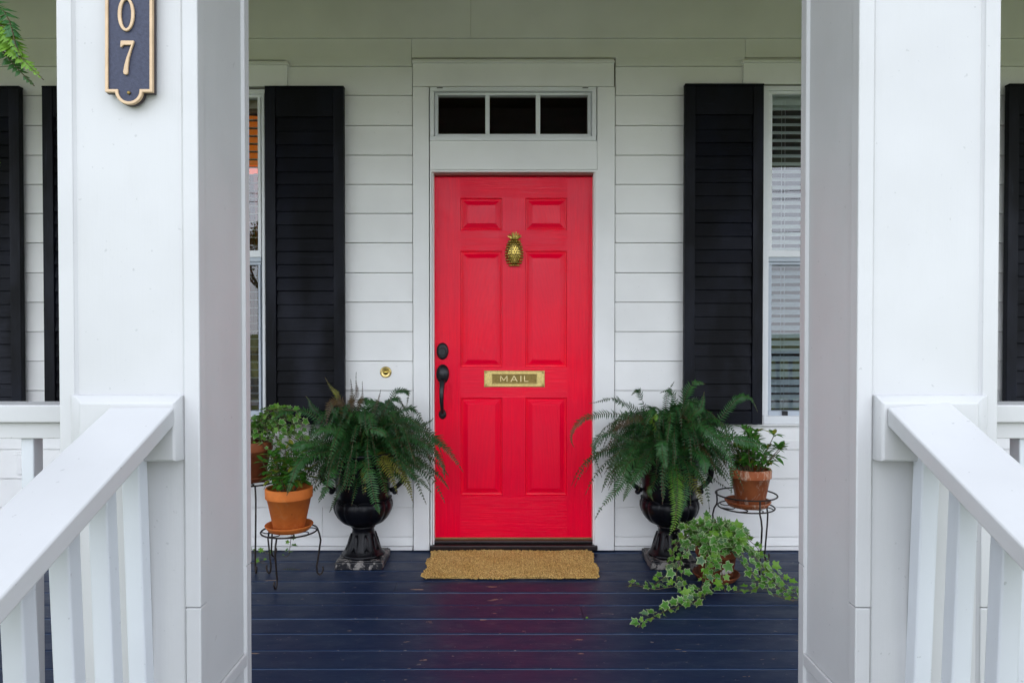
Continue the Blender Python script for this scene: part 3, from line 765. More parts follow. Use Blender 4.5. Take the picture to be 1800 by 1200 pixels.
# porch railings at the sides
def porch_rail(x0, x1, firstx, dirn, label):
    r_ = empty('porch_railing', ((x0+x1)/2, 1.7, 0), label, 'railing', 'level railings along the porch front')
    zt, zm, zb = ZP(711, 1.66), ZP(742.5, 1.66), ZP(771.5, 1.66)
    b = MB(); b.box((x0, 1.655, zm), (x1, 1.745, zt)); b.build('top_rail', M['rail'], r_, bevel=.004, seg=3)
    b = MB(); b.box((x0, 1.669, zb), (x1, 1.731, zm-.001)); b.build('under_rail', M['rail'], r_, bevel=.002)
    b = MB(); b.box((x0, 1.66, .08), (x1, 1.74, .118)); b.build('bottom_rail', M['rail'], r_, bevel=.002)
    x = firstx
    while x0+.02 < x < x1-.02:
        b = MB(); b.box((x-.015, 1.680, .1185), (x+.015, 1.716, zb-.0005)); b.build('baluster', M['baluster'], r_, bevel=.003); x += dirn*.12
    return r_
porch_rail(-4.6, lx0-.002, XP(62, 1.69)-.015, -1, 'white level porch railing left of the left column')
porch_rail(rx1+.002, 4.6, XP(1789, 1.69)+.015, 1, 'white level porch railing right of the right column')

# ------------------------------------------------------------ house number plaque
PY = 1.512
def px_poly(mb, pts, Yf, Yb, mi=None):
    q = [at(x, y, 1.515) for x, y in pts]
    n = len(q); A = [mb.v((p.x, Yf, p.z)) for p in q]; B = [mb.v((p.x, Yb, p.z)) for p in q]
    mb.f(list(reversed(A)), False, mi); mb.f(B, False, mi)
    for i in range(n): mb.f([A[i], A[(i+1)%n], B[(i+1)%n], B[i]], False, mi)
def plaque_outline(ins):
    l, r_, bot = 185+ins, 269-ins, 163-ins; cx, cy, rr = 227, 160, 24.5-ins
    top = -150
    pts = [(l, top+ins), (l, bot)]
    nx = cx-rr; pts.append((nx, bot))
    a0 = math.asin(max(-1, min(1, (bot-cy)/rr))) if abs(bot-cy) < rr else 0
    for i in range(1, 16):
        a = math.pi-a0-(math.pi-2*a0)*i/16
        pts.append((cx+rr*math.cos(a), cy+rr*math.sin(a)))
    pts += [(cx+rr, bot), (r_, bot), (r_, top+ins)]
    return pts
plq = empty('house_number_plaque', tuple(at(227, 185, PY)), 'navy and tan house number plaque reading 07 on the left column', 'plaque')
b = MB(); px_poly(b, plaque_outline(0), 1.5215, 1.5300); b.build('backing', M['plaque_edge'], plq)
b = MB(); px_poly(b, plaque_outline(3.2), 1.5165, 1.5214); b.build('field', M['plaque_blue'], plq)
b = MB(); o1, o2 = plaque_outline(0.4), plaque_outline(5.6)
def ring_poly(mb, o1, o2, Yf, Yb):
    P = [at(x, y, 1.515) for x, y in o1]; Q = [at(x, y, 1.515) for x, y in o2]; n = len(P)
    a = [mb.v((p.x, Yf, p.z)) for p in P]; c = [mb.v((p.x, Yf, p.z)) for p in Q]; d = [mb.v((p.x, Yb, p.z)) for p in P]; e = [mb.v((p.x, Yb, p.z)) for p in Q]
    for i in range(n):
        j = (i+1) % n
        mb.f([a[i], a[j], c[j], c[i]]); mb.f([a[i], a[j], d[j], d[i]]); mb.f([c[i], c[j], e[j], e[i]]); mb.f([d[i], d[j], e[j], e[i]])
ring_poly(b, o1, o2, 1.5125, 1.5213); b.build('border', M['tan_metal'], plq, bevel=.0008, seg=1)
b = MB(); ring_poly(b, [(222.5+14.6*math.cos(t*math.pi/20), 26+30*math.sin(t*math.pi/20)) for t in range(40)], [(222.8+8.8*math.cos(t*math.pi/20), 26+25*math.sin(t*math.pi/20)) for t in range(40)], 1.5115, 1.5164)
b.build('digit', [M['tan_metal']], plq, bevel=.0008, seg=1)
b = MB(); px_poly(b, [(213.2, 72.5), (236.3, 72.5), (236.3, 76), (232, 89), (228, 104), (226.2, 118), (226, 128), (225, 131.5), (221.5, 132.5), (218.5, 131), (217.6, 127), (219.5, 116), (223, 103), (229, 87), (231.4, 80.3), (219, 80.3), (216.4, 82), (214.4, 84.6), (212.4, 83.6)], 1.5115, 1.5164)
b.build('digit', [M['tan_metal']], plq, bevel=.0008, seg=1)
b = MB(); sc = at(226.5, 163.5, 1.515); b.lathe([(.0036, 0), (.0036, .003), (.0018, .0042)], (sc.x, 1.5164, sc.z), 14, axis='y'); b.build('screw', M['brass_flap'], plq)

# ------------------------------------------------------------ doormat
def mat():
    a = floor_at(741, 1020); c = floor_at(1055, 1020); yb = 3.955; yf = a.y+.005
    b = MB(); rnd = random.Random(3); x0, x1 = a.x, c.x; W = x1-x0; D_ = yb-yf
    nx, ny = 66, 32
    for j in range(ny):
        for i in range(nx):
            u = (i+.5)/nx; v_ = (j+.5)/ny
            x = x0+u*W; y = yf+v_*D_
            du, dv = min(u, 1-u)*W, min(v_, 1-v_)*D_
            if du < .03 and dv < .03 and (.03-du)**2+(.03-dv)**2 > .03**2: continue
            edge = .008*math.sin(x*19)+.005*math.sin(x*47)
            if v_ < .2: y += edge*(1-v_*5)
            x += (.008*math.sin(y*31+1)*(1 if u > .9 or u < .1 else 0))
            x += .006*(1-v_)*(1 if u > .5 else -1)*0
            s_ = 1 if (i+j) % 2 else -1
            x += (W/nx*.5 if j % 2 else 0)
            rot = Matrix.Rotation(R(50)*s_+rnd.uniform(-.7, .7), 3, 'Z') @ Matrix.Rotation(rnd.uniform(-.4, .4), 3, 'Y')
            z = .013+rnd.uniform(-.002, .002)+(.002*math.sin(x*11+y*7))
            b.ball((x+rnd.uniform(-.002, .002), y+rnd.uniform(-.002, .002), z), .0060, .0105, .0065, 6, 4, mat=rot)
    b.box((x0+.012, yf+.016, .003), (x1-.012, yb-.012, .013))
    return tag(b.build('doormat', M['jute']), 'golden braided jute doormat in front of the red door', 'doormat')
mat()

# ------------------------------------------------------------ urns with ferns
def frond(mb, pts, width, mats, rnd, pitch=.0122, out=None, pw=.0088, face=.45, cap=.23):
    P = [Vector(p) for p in pts]
    # Bezier / Catmull sampling
    def bez(t):
        q = P[:]
        while len(q) > 1: q = [q[i].lerp(q[i+1], t) for i in range(len(q)-1)]
        return q[0]
    L = sum((bez((i+1)/12)-bez(i/12)).length for i in range(12)); n = max(8, int(L/pitch))
    pos = [bez(i/n) for i in range(n+1)]
    wa, wb, pa, pb = rnd.uniform(.003, .012), rnd.uniform(.003, .010), rnd.uniform(0, 6), rnd.uniform(0, 6)
    pos = [p+Vector((wa*math.sin(i*.22+pa), 0, wb*math.sin(i*.27+pb)))*min(1, i/10) for i, p in enumerate(pos)]
    mb.tube([pos[i] for i in range(0, n+1, 3)]+([pos[n]] if n % 3 else []), .0014, 3, False, mi=mats[1])
    o = out or (P[-1]-P[0]); o = Vector((o.x, o.y, 0)); o = o.normalized() if o.length > 1e-4 else Vector((0,-1,0))
    roll = rnd.uniform(-.4, .4)*(1 if face < .6 else .3)
    for i in range(1, n+1):
        t = i/n; T = (pos[i]-pos[i-1]).normalized()
        up = Vector((0,0,1))*(1-abs(T.z))+o*max(0, -T.z)*1.0-o*max(0, T.z)*.4+Vector((0,-face,.15))
        side = T.cross(up)
        if side.length < 1e-4: continue
        side.normalize(); nrm = side.cross(T).normalized()
        side = (side*math.cos(roll)+nrm*math.sin(roll)).normalized(); nrm = side.cross(T).normalized()
        w = width*min(1, .25+t/.22)*(min(1, (1-t)/.42)**.75)*rnd.uniform(.74, 1.10)
        if rnd.random() < .03: continue
        for s_ in (-1, 1):
            d = (side*s_+T*(.28+.25*t)+nrm*(rnd.uniform(-.50, .28)-.10)).normalized()
            b0 = pos[i]; hw = min(pw, width*cap)*.5*(.75+.25*(w/width))
            tip = b0+d*w-nrm*w*.10; m_ = b0+d*w*.42
            vs = [mb.v(b0-T*hw*.55), mb.v(m_+T*-hw), mb.v(tip), mb.v(m_+T*hw+nrm*.0008), mb.v(b0+T*hw*.7)]
            mb.f(vs, False, mats[0])
    return
def crown_fronds(mb, C, n, rnd, Lr, zr, front=1.0, yback=3.96, width=.047):
    for i in range(n):
        a = rnd.uniform(0, 2*math.pi); L = rnd.uniform(*Lr); el = rnd.uniform(*zr)
        d = Vector((math.cos(a), math.sin(a)*.8, 0)); base = C+d*rnd.uniform(.01, .07)+Vector((0,0,rnd.uniform(-.01,.02)))
        p1 = base+d*L*.28*math.cos(el)+Vector((0,0,L*.60*math.sin(el)+.03)); p2 = base+d*L*.72*math.cos(el)+Vector((0,0,L*.85*math.sin(el)))
        p3 = base+d*L*.98*math.cos(el)+Vector((0,0,L*.50*math.sin(el)-L*.48*math.cos(el)))
        for p in (p1, p2, p3):
            p.y = min(p.y, yback)
        r_ = rnd.random(); mi = 0 if r_ < .62 else (1 if r_ < .96 else (2 if r_ < .985 else 3))
        frond(mb, [base, p1, p2, p3], width*rnd.uniform(.7, 1.1), (mi, 2), rnd, out=d)

def urn(px, label):
    fx = (px-CX)*3.666/F; cx, cy = fx, 3.79
    U = empty('potted_fern', (cx, cy, 0), label, 'potted plant', 'black urns of fern flanking the door')
    b = MB(); h = .125; b.box((cx-h, cy-h, .001), (cx+h, cy+h, .040)); b.box((cx-h*.93, cy-h*.93, .040), (cx+h*.93, cy+h*.93, .047)); b.build('plinth', M['plinth'], U, bevel=.006, seg=2)
    pr = [(.112, .047), (.114, .056), (.108, .062), (.100, .070), (.088, .092), (.076, .118), (.066, .145), (.060, .170), (.058, .190), (.064, .196), (.064, .204), (.056, .210)]
    b = MB()
    def stem_mod(a, r, z): return 1+.018*math.cos(8*a)*(1 if z < .16 else 0)
    b.lathe(pr, (cx, cy, 0), 64, stem_mod)
    for k in range(8):      # leaf relief on the foot
        a0 = k*math.pi/4+math.pi/8
        for j in range(-3, 4):
            t = abs(j)/3; pts = []
            for q in range(5):
                zz = .165-q*.02-.006*t*q; rr = .060+(.165-zz)*.33+.003+.0022*(1-t); an = a0+j*.055*(.3+q*.22)
                pts.append((cx+rr*math.cos(an), cy+rr*math.sin(an), zz))
            b.tube(pts, [.003, .0042, .004, .003, .0015], 6)
    b.build('stem', M['urn_stem'], U)
    body = [(.056, .209), (.085, .214), (.112, .228), (.135, .252), (.150, .280), (.157, .306), (.156, .328), (.148, .345), (.137, .352)]
    def lobes(a, r, z):
        k = min(1, (r-.06)/.08)
        return 1+.045*k*(abs(math.sin(6*a))**.55-.75)
    b = MB(); b.lathe(body, (cx, cy, 0), 144, lobes); 
    # scalloped bead on the lobes' top
    pts = [];
    for i in range(145):
        a = 2*math.pi*i/144; s_ = abs(math.sin(6*a))**.6; rr = .144+.006*s_; pts.append((cx+rr*math.cos(a), cy+rr*math.sin(a), .336+.018*s_))
    b.tube(pts, .0032, 6, False)
    cup = [(.130, .342), (.141, .352), (.143, .40), (.147, .45), (.152, .50), (.160, .545), (.170, .575), (.186, .592), (.190, .600), (.188, .608), (.172, .606), (.160, .585), (.15, .56)]
    b.lathe(cup, (cx, cy, 0), 64)
    b.build('bowl', M['urn'], U)
    b = MB(); b.lathe([(.148, .565), (.149, .570), (.05, .585)], (cx, cy, 0), 32); b.build('soil', M['soil'], U)
    for s_ in (-1, 1):
        b = MB(); 
        base = [(.145, .515), (.165, .528), (.19, .530), (.214, .516), (.226, .492), (.222, .462), (.206, .436), (.184, .414), (.165, .400), (.146, .392)]
        pts = [(cx+s_*x, cy, z) for x, z in base]
        b.tube(pts, [.014, .015, .0165, .0165, .016, .0145, .013, .012, .012, .012], 12)
        b.ball((cx+s_*.170, cy, .384), .016, .016, .015, 12, 8); b.ball((cx+s_*.156, cy, .530), .019, .016, .017, 12, 8)
        b.tube([(cx+s_*.214, cy, .446), (cx+s_*.228, cy, .436), (cx+s_*.232, cy, .430)], [.008, .006, .002], 8)
        b.build('handle', M['urn'], U)
    return U, Vector((cx, cy, .60))
FM = [M['fern_dark'], M['fern_mid'], M['fern_brown'], M['fern_yellow'], M['fern_lit']]
def key(mb, C, rnd, defs):
    for (pts, w, mi, ys) in defs:
        P = [C+Vector((rnd.uniform(-.03, .03), -.02, -.01))]+[at(x, y, Y) for (x, y), Y in zip(pts, ys)]
        # pass through the drawn points: convert to Bezier-ish controls by overshooting the middle ones
        if len(P) == 4:
            p0, a, c, p3 = P
            p1 = (a*18-p0*5-c*9+p3*2)/6; p2 = (c*18-p3*5-a*9+p0*2)/6
            P = [p0, p1, p2, p3]
        elif len(P) == 3:
            P = [P[0], P[1]*2-(P[0]+P[2])/2, P[2]]
        frond(mb, P, w, (mi, 2), rnd, out=P[-1]-P[0], face=.95)
UL, CL = urn(629, 'black urn holding a fern left of the red door')
b = MB(); rnd = random.Random(11)
crown_fronds(b, CL, 150, rnd, (.26, .50), (-.1, 1.25)); crown_fronds(b, CL, 70, rnd, (.18, .36), (-.5, .5))
key(b, CL, rnd, [
    ([(725, 762), (775, 775), (812, 828)], .046, 0, (3.6, 3.5, 3.45)),
    ([(715, 768), (762, 790), (783, 842)], .040, 0, (3.62, 3.55, 3.5)),
    ([(690, 760), (730, 748), (762, 733)], .036, 0, (3.75, 3.75, 3.75)),
    ([(690, 700), (712, 684), (717, 716)], .030, 0, (3.8, 3.8, 3.78)),
    ([(700, 810), (730, 835), (757, 865)], .036, 0, (3.62, 3.55, 3.5)),
    ([(640, 815), (655, 860), (668, 906)], .046, 1, (3.56, 3.50, 3.50)),
    ([(590, 820), (572, 850), (562, 880)], .044, 1, (3.56, 3.50, 3.50)),
    ([(612, 835), (596, 870), (578, 898)], .024, 1, (3.60, 3.56, 3.55)),
    ([(560, 795), (520, 822), (505, 872)], .044, 1, (3.5, 3.40, 3.34)),
    ([(560, 780), (530, 780), (496, 795)], .040, 1, (3.5, 3.45, 3.42)),
    ([(540, 725), (500, 724), (462, 745)], .034, 1, (3.7, 3.66, 3.6)),
    ([(600, 760), (570, 755), (540, 775)], .036, 1, (3.6, 3.55, 3.5)),
    ([(600, 720), (588, 690), (574, 662)], .024, 3, (3.8, 3.8, 3.82)),
    ([(570, 740), (552, 715), (536, 698)], .028, 0, (3.8, 3.8, 3.82)),
    ([(622, 720), (624, 690), (630, 652)], .020, 2, (3.82, 3.85, 3.86)),
    ([(615, 720), (617, 700), (619, 668)], .026, 2, (3.82, 3.85, 3.86)),
    ([(632, 720), (634, 700), (637, 672)], .020, 2, (3.82, 3.85, 3.86)),
    ([(648, 735), (660, 710), (672, 684)], .018, 2, (3.82, 3.85, 3.86)),
    ([(660, 740), (680, 712), (694, 694)], .018, 2, (3.82, 3.85, 3.86)),
    ([(640, 765), (660, 755), (680, 770)], .036, 1, (3.52, 3.46, 3.44)),
    ([(700, 785), (730, 790), (760, 795)], .044, 0, (3.75, 3.72, 3.7)),
    ([(600, 745), (590, 730), (583, 705)], .040, 0, (3.7, 3.66, 3.66)),
    ([(690, 740), (720, 735), (745, 752)], .040, 0, (3.72, 3.66, 3.64)),
])
b.build('fern', FM, UL, fix=False)
UR, CR = urn(1187, 'black urn holding a fern right of the red door')
b = MB(); rnd = random.Random(23)
crown_fronds(b, CR, 155, rnd, (.26, .50), (-.1, 1.25)); crown_fronds(b, CR, 75, rnd, (.18, .36), (-.5, .5))
key(b, CR, rnd, [
    ([(1110, 735), (1030, 733), (1012, 785)], .034, 0, (3.6, 3.5, 3.48)),
    ([(1120, 720), (1080, 702), (1040, 706)], .030, 0, (3.75, 3.7, 3.68)),
    ([(1110, 770), (1052, 768), (1056, 840)], .034, 0, (3.6, 3.52, 3.5)),
    ([(1130, 800), (1090, 840), (1050, 915)], .048, 1, (3.6, 3.5, 3.44)),
    ([(1140, 810), (1115, 840), (1096, 882)], .046, 1, (3.58, 3.5, 3.46)),
    ([(1100, 790), (1080, 808), (1062, 825)], .026, 0, (3.65, 3.62, 3.6)),
    ([(1188, 835), (1190, 885), (1176, 942)], .050, 4, (3.56, 3.50, 3.48)),
    ([(1196, 840), (1200, 880), (1197, 925)], .038, 1, (3.58, 3.53, 3.51)),
    ([(1225, 745), (1272, 785), (1288, 868)], .048, 1, (3.56, 3.48, 3.46)),
    ([(1270, 770), (1320, 776), (1365, 806)], .044, 1, (3.5, 3.46, 3.44)),
    ([(1265, 735), (1305, 696), (1332, 725)], .034, 1, (3.75, 3.74, 3.72)),
    ([(1220, 790), (1240, 815), (1240, 832)], .046, 1, (3.56, 3.50, 3.49)),
    ([(1250, 790), (1265, 810), (1268, 834)], .040, 0, (3.7, 3.68, 3.66)),
    ([(1165, 735), (1172, 700), (1187, 668)], .028, 0, (3.8, 3.82, 3.84)),
    ([(1140, 730), (1125, 690), (1108, 692)], .036, 0, (3.75, 3.72, 3.70)),
    ([(1200, 720), (1215, 680), (1238, 672)], .040, 1, (3.75, 3.72, 3.72)),
    ([(1215, 740), (1228, 715), (1240, 690)], .034, 1, (3.62, 3.58, 3.58)),
    ([(1160, 770), (1165, 790), (1172, 822)], .048, 1, (3.5, 3.44, 3.43)),
    ([(1150, 745), (1152, 735), (1150, 722)], .030, 4, (3.6, 3.55, 3.55)),
    ([(1150, 850), (1142, 865), (1146, 878)], .020, 1, (3.60, 3.57, 3.57)),
    ([(1190, 745), (1185, 700), (1160, 690)], .040, 0, (3.7, 3.68, 3.66)),
])
b.build('fern', FM, UR, fix=False)

# ------------------------------------------------------------ terracotta pots, saucers, stands
def pot_mesh(b, c, rim, base, h, n=56):
    rb = h*.25; r_at = lambda z: base+(rim*.93-base)*z/(h-rb)
    prof = [(base-.004, 0), (base, .004), (r_at(h-rb), h-rb), (rim*.985, h-rb+.001), (rim*.99, h-rb+.004), (rim, h-.006), (rim-.003, h), (rim-.012, h), (rim-.015, h-.01), (rim-.022, h-.05), (.02, h-.05)]
    b.lathe(prof, c, n)
def saucer(c, r, m, label, group=None):
    b = MB(); b.lathe([(r*.80, 0), (r*.84, .002), (r*.98, .024), (r, .028), (r*.985, .031), (r*.94, .029), (r*.82, .010), (.01, .009)], c, 56)
    o = b.build('saucer', m); return tag(o, label, 'saucer', group)
def lance_plant(C, rnd, n=10, R_=.11, H=.14, yellow=.25, zup=1.0):
    b = MB()
    for i in range(n):
        a = 2*math.pi*i/n+rnd.uniform(-.3, .3); rr = R_*rnd.uniform(.2, 1.0); hh = H*rnd.uniform(.45, 1.0)*(1.1-.4*rr/R_)
        top = C+Vector((rr*math.cos(a), rr*math.sin(a), hh)); base = C+Vector((rr*.3*math.cos(a), rr*.3*math.sin(a), -.015))
        b.tube([base, base.lerp(top, .5)+Vector((0,0,.01)), top], [.003, .0026, .002], 5, False, mi=2)
        for lv, frac in ((0, 1.0), (1, .72), (2, .45)):
            p = base.lerp(top, frac); m_ = 7 if lv == 0 else 5
            for k in range(m_):
                an = 2*math.pi*k/m_+rnd.uniform(-.35, .35)+lv; L = rnd.uniform(.052, .080)*(1 if lv else .9)
                el = rnd.uniform(.15, .9) if lv == 0 else rnd.uniform(-.3, .4)
                d = Vector((math.cos(an)*math.cos(el), math.sin(an)*math.cos(el), math.sin(el))); s_ = d.cross(Vector((0,0,1))).normalized(); nn = s_.cross(d)
                w = L*.19; drp = Vector((0,0,-.18*L))
                p0 = p+d*.004; c1 = p+d*L*.35+nn*.002; c2 = p+d*L*.7+drp*.4; tp = p+d*L+drp
                mi = 1 if rnd.random() < yellow else 0
                A = [b.v(p0), b.v(c1), b.v(c2), b.v(tp), b.v(c1+s_*w+nn*.003), b.v(c2+s_*w*.8+nn*.003), b.v(c1-s_*w+nn*.003), b.v(c2-s_*w*.8+nn*.003)]
                for q in ((0,4,1),(1,4,5,2),(2,5,3),(0,1,6),(1,2,7,6),(2,3,7)): b.f([A[t] for t in q], False, mi)
    return b
IV = [(0,.06),(.20,-.12),(.47,.02),(.36,.26),(.60,.56),(.27,.58),(0,1.0),(-.27,.58),(-.60,.56),(-.36,.26),(-.47,.02),(-.20,-.12)]
def ivy_leaf(b, p, tipdir, nrm, s, rnd, kind=None):
    t = tipdir.normalized(); n_ = nrm-t*nrm.dot(t); n_ = n_.normalized() if n_.length > 1e-4 else t.orthogonal().normalized(); x = t.cross(n_)
    k = rnd.random() if kind is None else kind
    inner = 0 if k < .58 else (3 if k < .72 else 2); edge = 1 if inner != 2 or rnd.random() < .5 else 2
    sh = rnd.uniform(.78, .9) if inner != 2 else .9
    fold = rnd.uniform(-.05, .38); cup = rnd.uniform(-.18, .30)
    def P(u, v): return p+(x*u+t*v)*s+n_*s*(fold*abs(u)-cup*(v-.4)**2)
    O = [b.v(P(u, v)) for u, v in IV]; I = [b.v(P(u*sh, .38+(v-.38)*sh)) for u, v in IV]; c = b.v(P(0, .36)-n_*s*.03)
    for i in range(12):
        j = (i+1) % 12; b.f([O[i], O[j], I[j], I[i]], False, edge); b.f([I[i], I[j], c], False, inner)
def vine(b, pts, rnd, s=.040, pitch=.024, on_floor=False, grow=0.0, dens=1.0):
    P = [Vector(p) for p in pts]
    # resample
    seg = []; tot = 0
    S_ = [P[0]]
    for i in range(len(P)-1):
        n = max(1, int((P[i+1]-P[i]).length/.012))
        for q in range(1, n+1): S_.append(P[i].lerp(P[i+1], q/n))
    for _ in range(2): S_ = [S_[0]]+[(S_[i-1]+S_[i]*2+S_[i+1])/4 for i in range(1, len(S_)-1)]+[S_[-1]]
    b.tube(S_, .0016, 5, False, mi=4)
    d = 0; side = 1; last = 0
    for i in range(1, len(S_)):
        d += (S_[i]-S_[i-1]).length
        if d < pitch*rnd.uniform(.6, 1.4): continue
        d = 0; side = -side
        T = (S_[i]-S_[i-1]).normalized(); lat = T.cross(Vector((0,0,1)))
        lat = lat.normalized() if lat.length > 1e-3 else Vector((1,0,0))
        f = i/len(S_); ss = s*rnd.choice((.55, .75, .9, 1.0, 1.2))*rnd.uniform(.9, 1.1)*(1-grow*f)
        up = Vector((rnd.uniform(-.8, .8), rnd.uniform(-1.1, -.1), rnd.uniform(.2, 1.1)))
        tip = (T*rnd.uniform(.1, .8)+lat*side*rnd.uniform(.4, 1.1)+Vector((0, -.25, rnd.uniform(-.35, .15))))
        pp = S_[i]+lat*side*ss*.35+Vector((0, -.004, .014))
        if pp.z < .012: pp.z = .012
        b.tube([S_[i], pp], .0008, 3, False, mi=4)
        if pp.z < .05: tip.z = max(tip.z, -.05)
        ivy_leaf(b, pp, tip, up, ss, rnd)
IM = [M['ivy_g'], M['ivy_c'], M['ivy_y'], M['ivy_grey'], M['vine']]

# stand
def stand(cx, cy, zr, r, angs, second, label):
    S_ = empty('plant_stand', (cx, cy, 0), label, 'plant stand', 'wrought iron plant stands')
    ring = lambda rr, z: [(cx+rr*math.cos(2*math.pi*i/48), cy+rr*math.sin(2*math.pi*i/48), z) for i in range(49)]
    b = MB(); b.tube(ring(r, zr), .0042, 8, False)
    b.build('ring', M['iron'], S_)
    rl, zl = (r*.92, zr-second) if second else (r, zr)
    b = MB()
    if second: b.tube(ring(rl, zl), .0038, 8, False)
    b.tube(ring(rl*.42, zl), .003, 6, False)
    for k in range(8):
        a = k*math.pi/4+.2; p = []
        for i in range(9):
            t = i/8; rr = rl*(.42+.56*t); an = a+.35*math.sin(t*math.pi)
            p.append((cx+rr*math.cos(an), cy+rr*math.sin(an), zl))
        b.tube(p, .0028, 6)
    b.build('shelf_scrolls', M['iron'], S_)
    for a in angs:
        a = R(a); b = MB(); z_top = zr
        prof = [(r, z_top), (r*.98, zl+.012), (r*.99, zl-.005), (r*1.08, zl-.03), (r*1.13, zl-.065), (r*1.10, zl*.62), (r*1.03, zl*.35), (r*.98, .05), (r*1.0, .018), (r*1.08, .0055), (r*1.17, .012), (r*1.22, .030), (r*1.20, .046)]
        if not second: prof = prof[2:]; prof[0] = (r, zl)
        b.tube([(cx+q*math.cos(a), cy+q*math.sin(a), z) for q, z in prof], .0046, 8); b.build('leg', M['iron'], S_)
    return zl
# left front pot
cx, cy = -1.102, 3.53
zl = stand(cx, cy, .247, .136, (-98, 22, 150), 0, 'low iron plant stand left of the left urn')
saucer((cx, cy, zl+.004), .118, M['terra'], 'orange clay saucer under the pot left of the left urn')
P1 = empty('potted_plant', (cx, cy, zl+.014), 'bright orange terracotta pot of leafy green plant beside the left urn', 'potted plant')
b = MB(); pot_mesh(b, (cx, cy, zl+.014), .116, .076, .205); b.build('pot', M['terra'], P1)
b = MB(); b.lathe([(.099, 0), (.098, .006), (.03, .012)], (cx, cy, zl+.175), 24); b.build('soil', M['soil'], P1)
b = lance_plant(Vector((cx-.012, cy, zl+.20)), random.Random(4), 20, .15, .215, .22); b.build('foliage', [M['lance_a'], M['lance_b'], M['vine']], P1, fix=False)
# left back ivy pot on taller stand
cx2, cy2 = XP(438, 3.74), 3.74
zl2 = stand(cx2, cy2, .452, .145, (-60, 60, 180), 0, 'tall iron plant stand mostly hidden behind the left column')
saucer((cx2, cy2, zl2+.004), .118, M['terra_dark'], 'dark clay saucer half hidden behind the left column')
P2 = empty('potted_ivy', (cx2, cy2, zl2+.014), 'dark terracotta pot of variegated ivy half hidden by the left column', 'potted plant')
b = MB(); pot_mesh(b, (cx2, cy2, zl2+.014), .118, .078, .20); b.build('pot', M['terra_dark'], P2)
b = MB(); rnd = random.Random(31); C = Vector((cx2, cy2, zl2+.215))
for i in range(34):
    a = rnd.uniform(0, 2*math.pi); L = rnd.uniform(.08, .20); d = Vector((math.cos(a), math.sin(a)*.7, 0))
    p3 = C+d*L+Vector((0, 0, rnd.uniform(-.05, .06)))
    p3.y = min(p3.y, 3.95)
    vine(b, [C+d*.02, C+d*L*.5+Vector((0,0,rnd.uniform(.04, .13))), p3], rnd, .034, .018)
for i in range(16):
    tx, ty = rnd.uniform(470, 540), rnd.uniform(715, 800)
    p3 = at(tx, ty, 3.66+rnd.uniform(-.05, .08)); vine(b, [C, C.lerp(p3, .5)+Vector((0,0,.09)), p3, p3+Vector((.01, -.01, -.05))], rnd, .034, .018)
vine(b, [C+Vector((.10, -.02, .02)), at(500, 800, 3.66), at(512, 880, 3.70), at(512, 940, 3.76), floor_at(508, 976, .02), floor_at(500, 978, .015)], rnd, .028, .03)
vine(b, [floor_at(420, 960, .05), floor_at(446, 972, .03), floor_at(462, 968, .02), floor_at(470, 973, .015)], rnd, .028, .018)
vine(b, [floor_at(420, 985, .05), floor_at(446, 990, .02), floor_at(466, 985, .015)], rnd, .024, .02)
b.build('ivy', IM, P2, fix=False)
# right pot on ringed stand
cx3, cy3 = 1.250, 3.70
zl3 = stand(cx3, cy3, .391, .155, (-83, 32, 148), .065, 'two ringed iron plant stand right of the right urn')
saucer((cx3+.008, cy3, zl3+.004), .118, M['terra_worn'], 'weathered clay saucer on the two ringed stand')
P3 = empty('potted_plant', (cx3+.022, cy3, zl3+.014), 'lime streaked terracotta pot of leafy plant on the two ringed stand', 'potted plant')
b = MB(); pot_mesh(b, (cx3+.022, cy3, zl3+.014), .106, .072, .188); b.build('pot', M['terra_worn'], P3)
b = MB(); b.lathe([(.089, 0), (.088, .006), (.03, .012)], (cx3+.022, cy3, zl3+.16), 24); b.build('soil', M['soil'], P3)
b = lance_plant(Vector((cx3+.025, cy3, zl3+.19)), random.Random(9), 22, .16, .235, .12); b.build('foliage', [M['lance_a'], M['lance_b'], M['vine']], P3, fix=False)
# floor ivy pot
cx4, cy4 = 1.048, 3.545
saucer((cx4, cy4, .002), .116, M['terra_dark'], 'brown clay saucer on the floor under the trailing ivy')
P4 = empty('potted_ivy', (cx4, cy4, .012), 'terracotta pot of trailing variegated ivy on the porch floor', 'potted plant')
b = MB(); pot_mesh(b, (cx4, cy4, .012), .104, .080, .15)
b.build('pot', M['terra_dark'], P4)
b = MB()
for (dx, dz, s_) in ((.018, .052, .017), (.036, .058, .013), (.003, .045, .011), (.045, .047, .009)):
    rr = .0825+.16*dz; yy = -math.sqrt(rr*rr-dx*dx)
    b.ball((cx4+dx, cy4+yy+.001, .012+dz), s_, .0022, s_*.8, 12, 6)
b.build('lime_patch', M['lime'], P4)
b = MB(); rnd = random.Random(77); C = Vector((cx4, cy4, .16))
for i in range(66):
    a = rnd.uniform(0, 2*math.pi); L = rnd.uniform(.06, .22); d = Vector((math.cos(a), math.sin(a)*.75, 0)); lift = rnd.uniform(.05, .17)*(1.1-L*2)
    q = C+d*L+Vector((0, 0, rnd.uniform(-.06, .03)+lift*.6)); q.y = min(q.y, 3.9)
    vine(b, [C+d*.03, C+d*L*.45+Vector((0,0,lift)), q], rnd, .043, .018)
def fl(px, py, z=.014): return floor_at(px, py, z)
def A(px, py, Y): return at(px, py, Y)
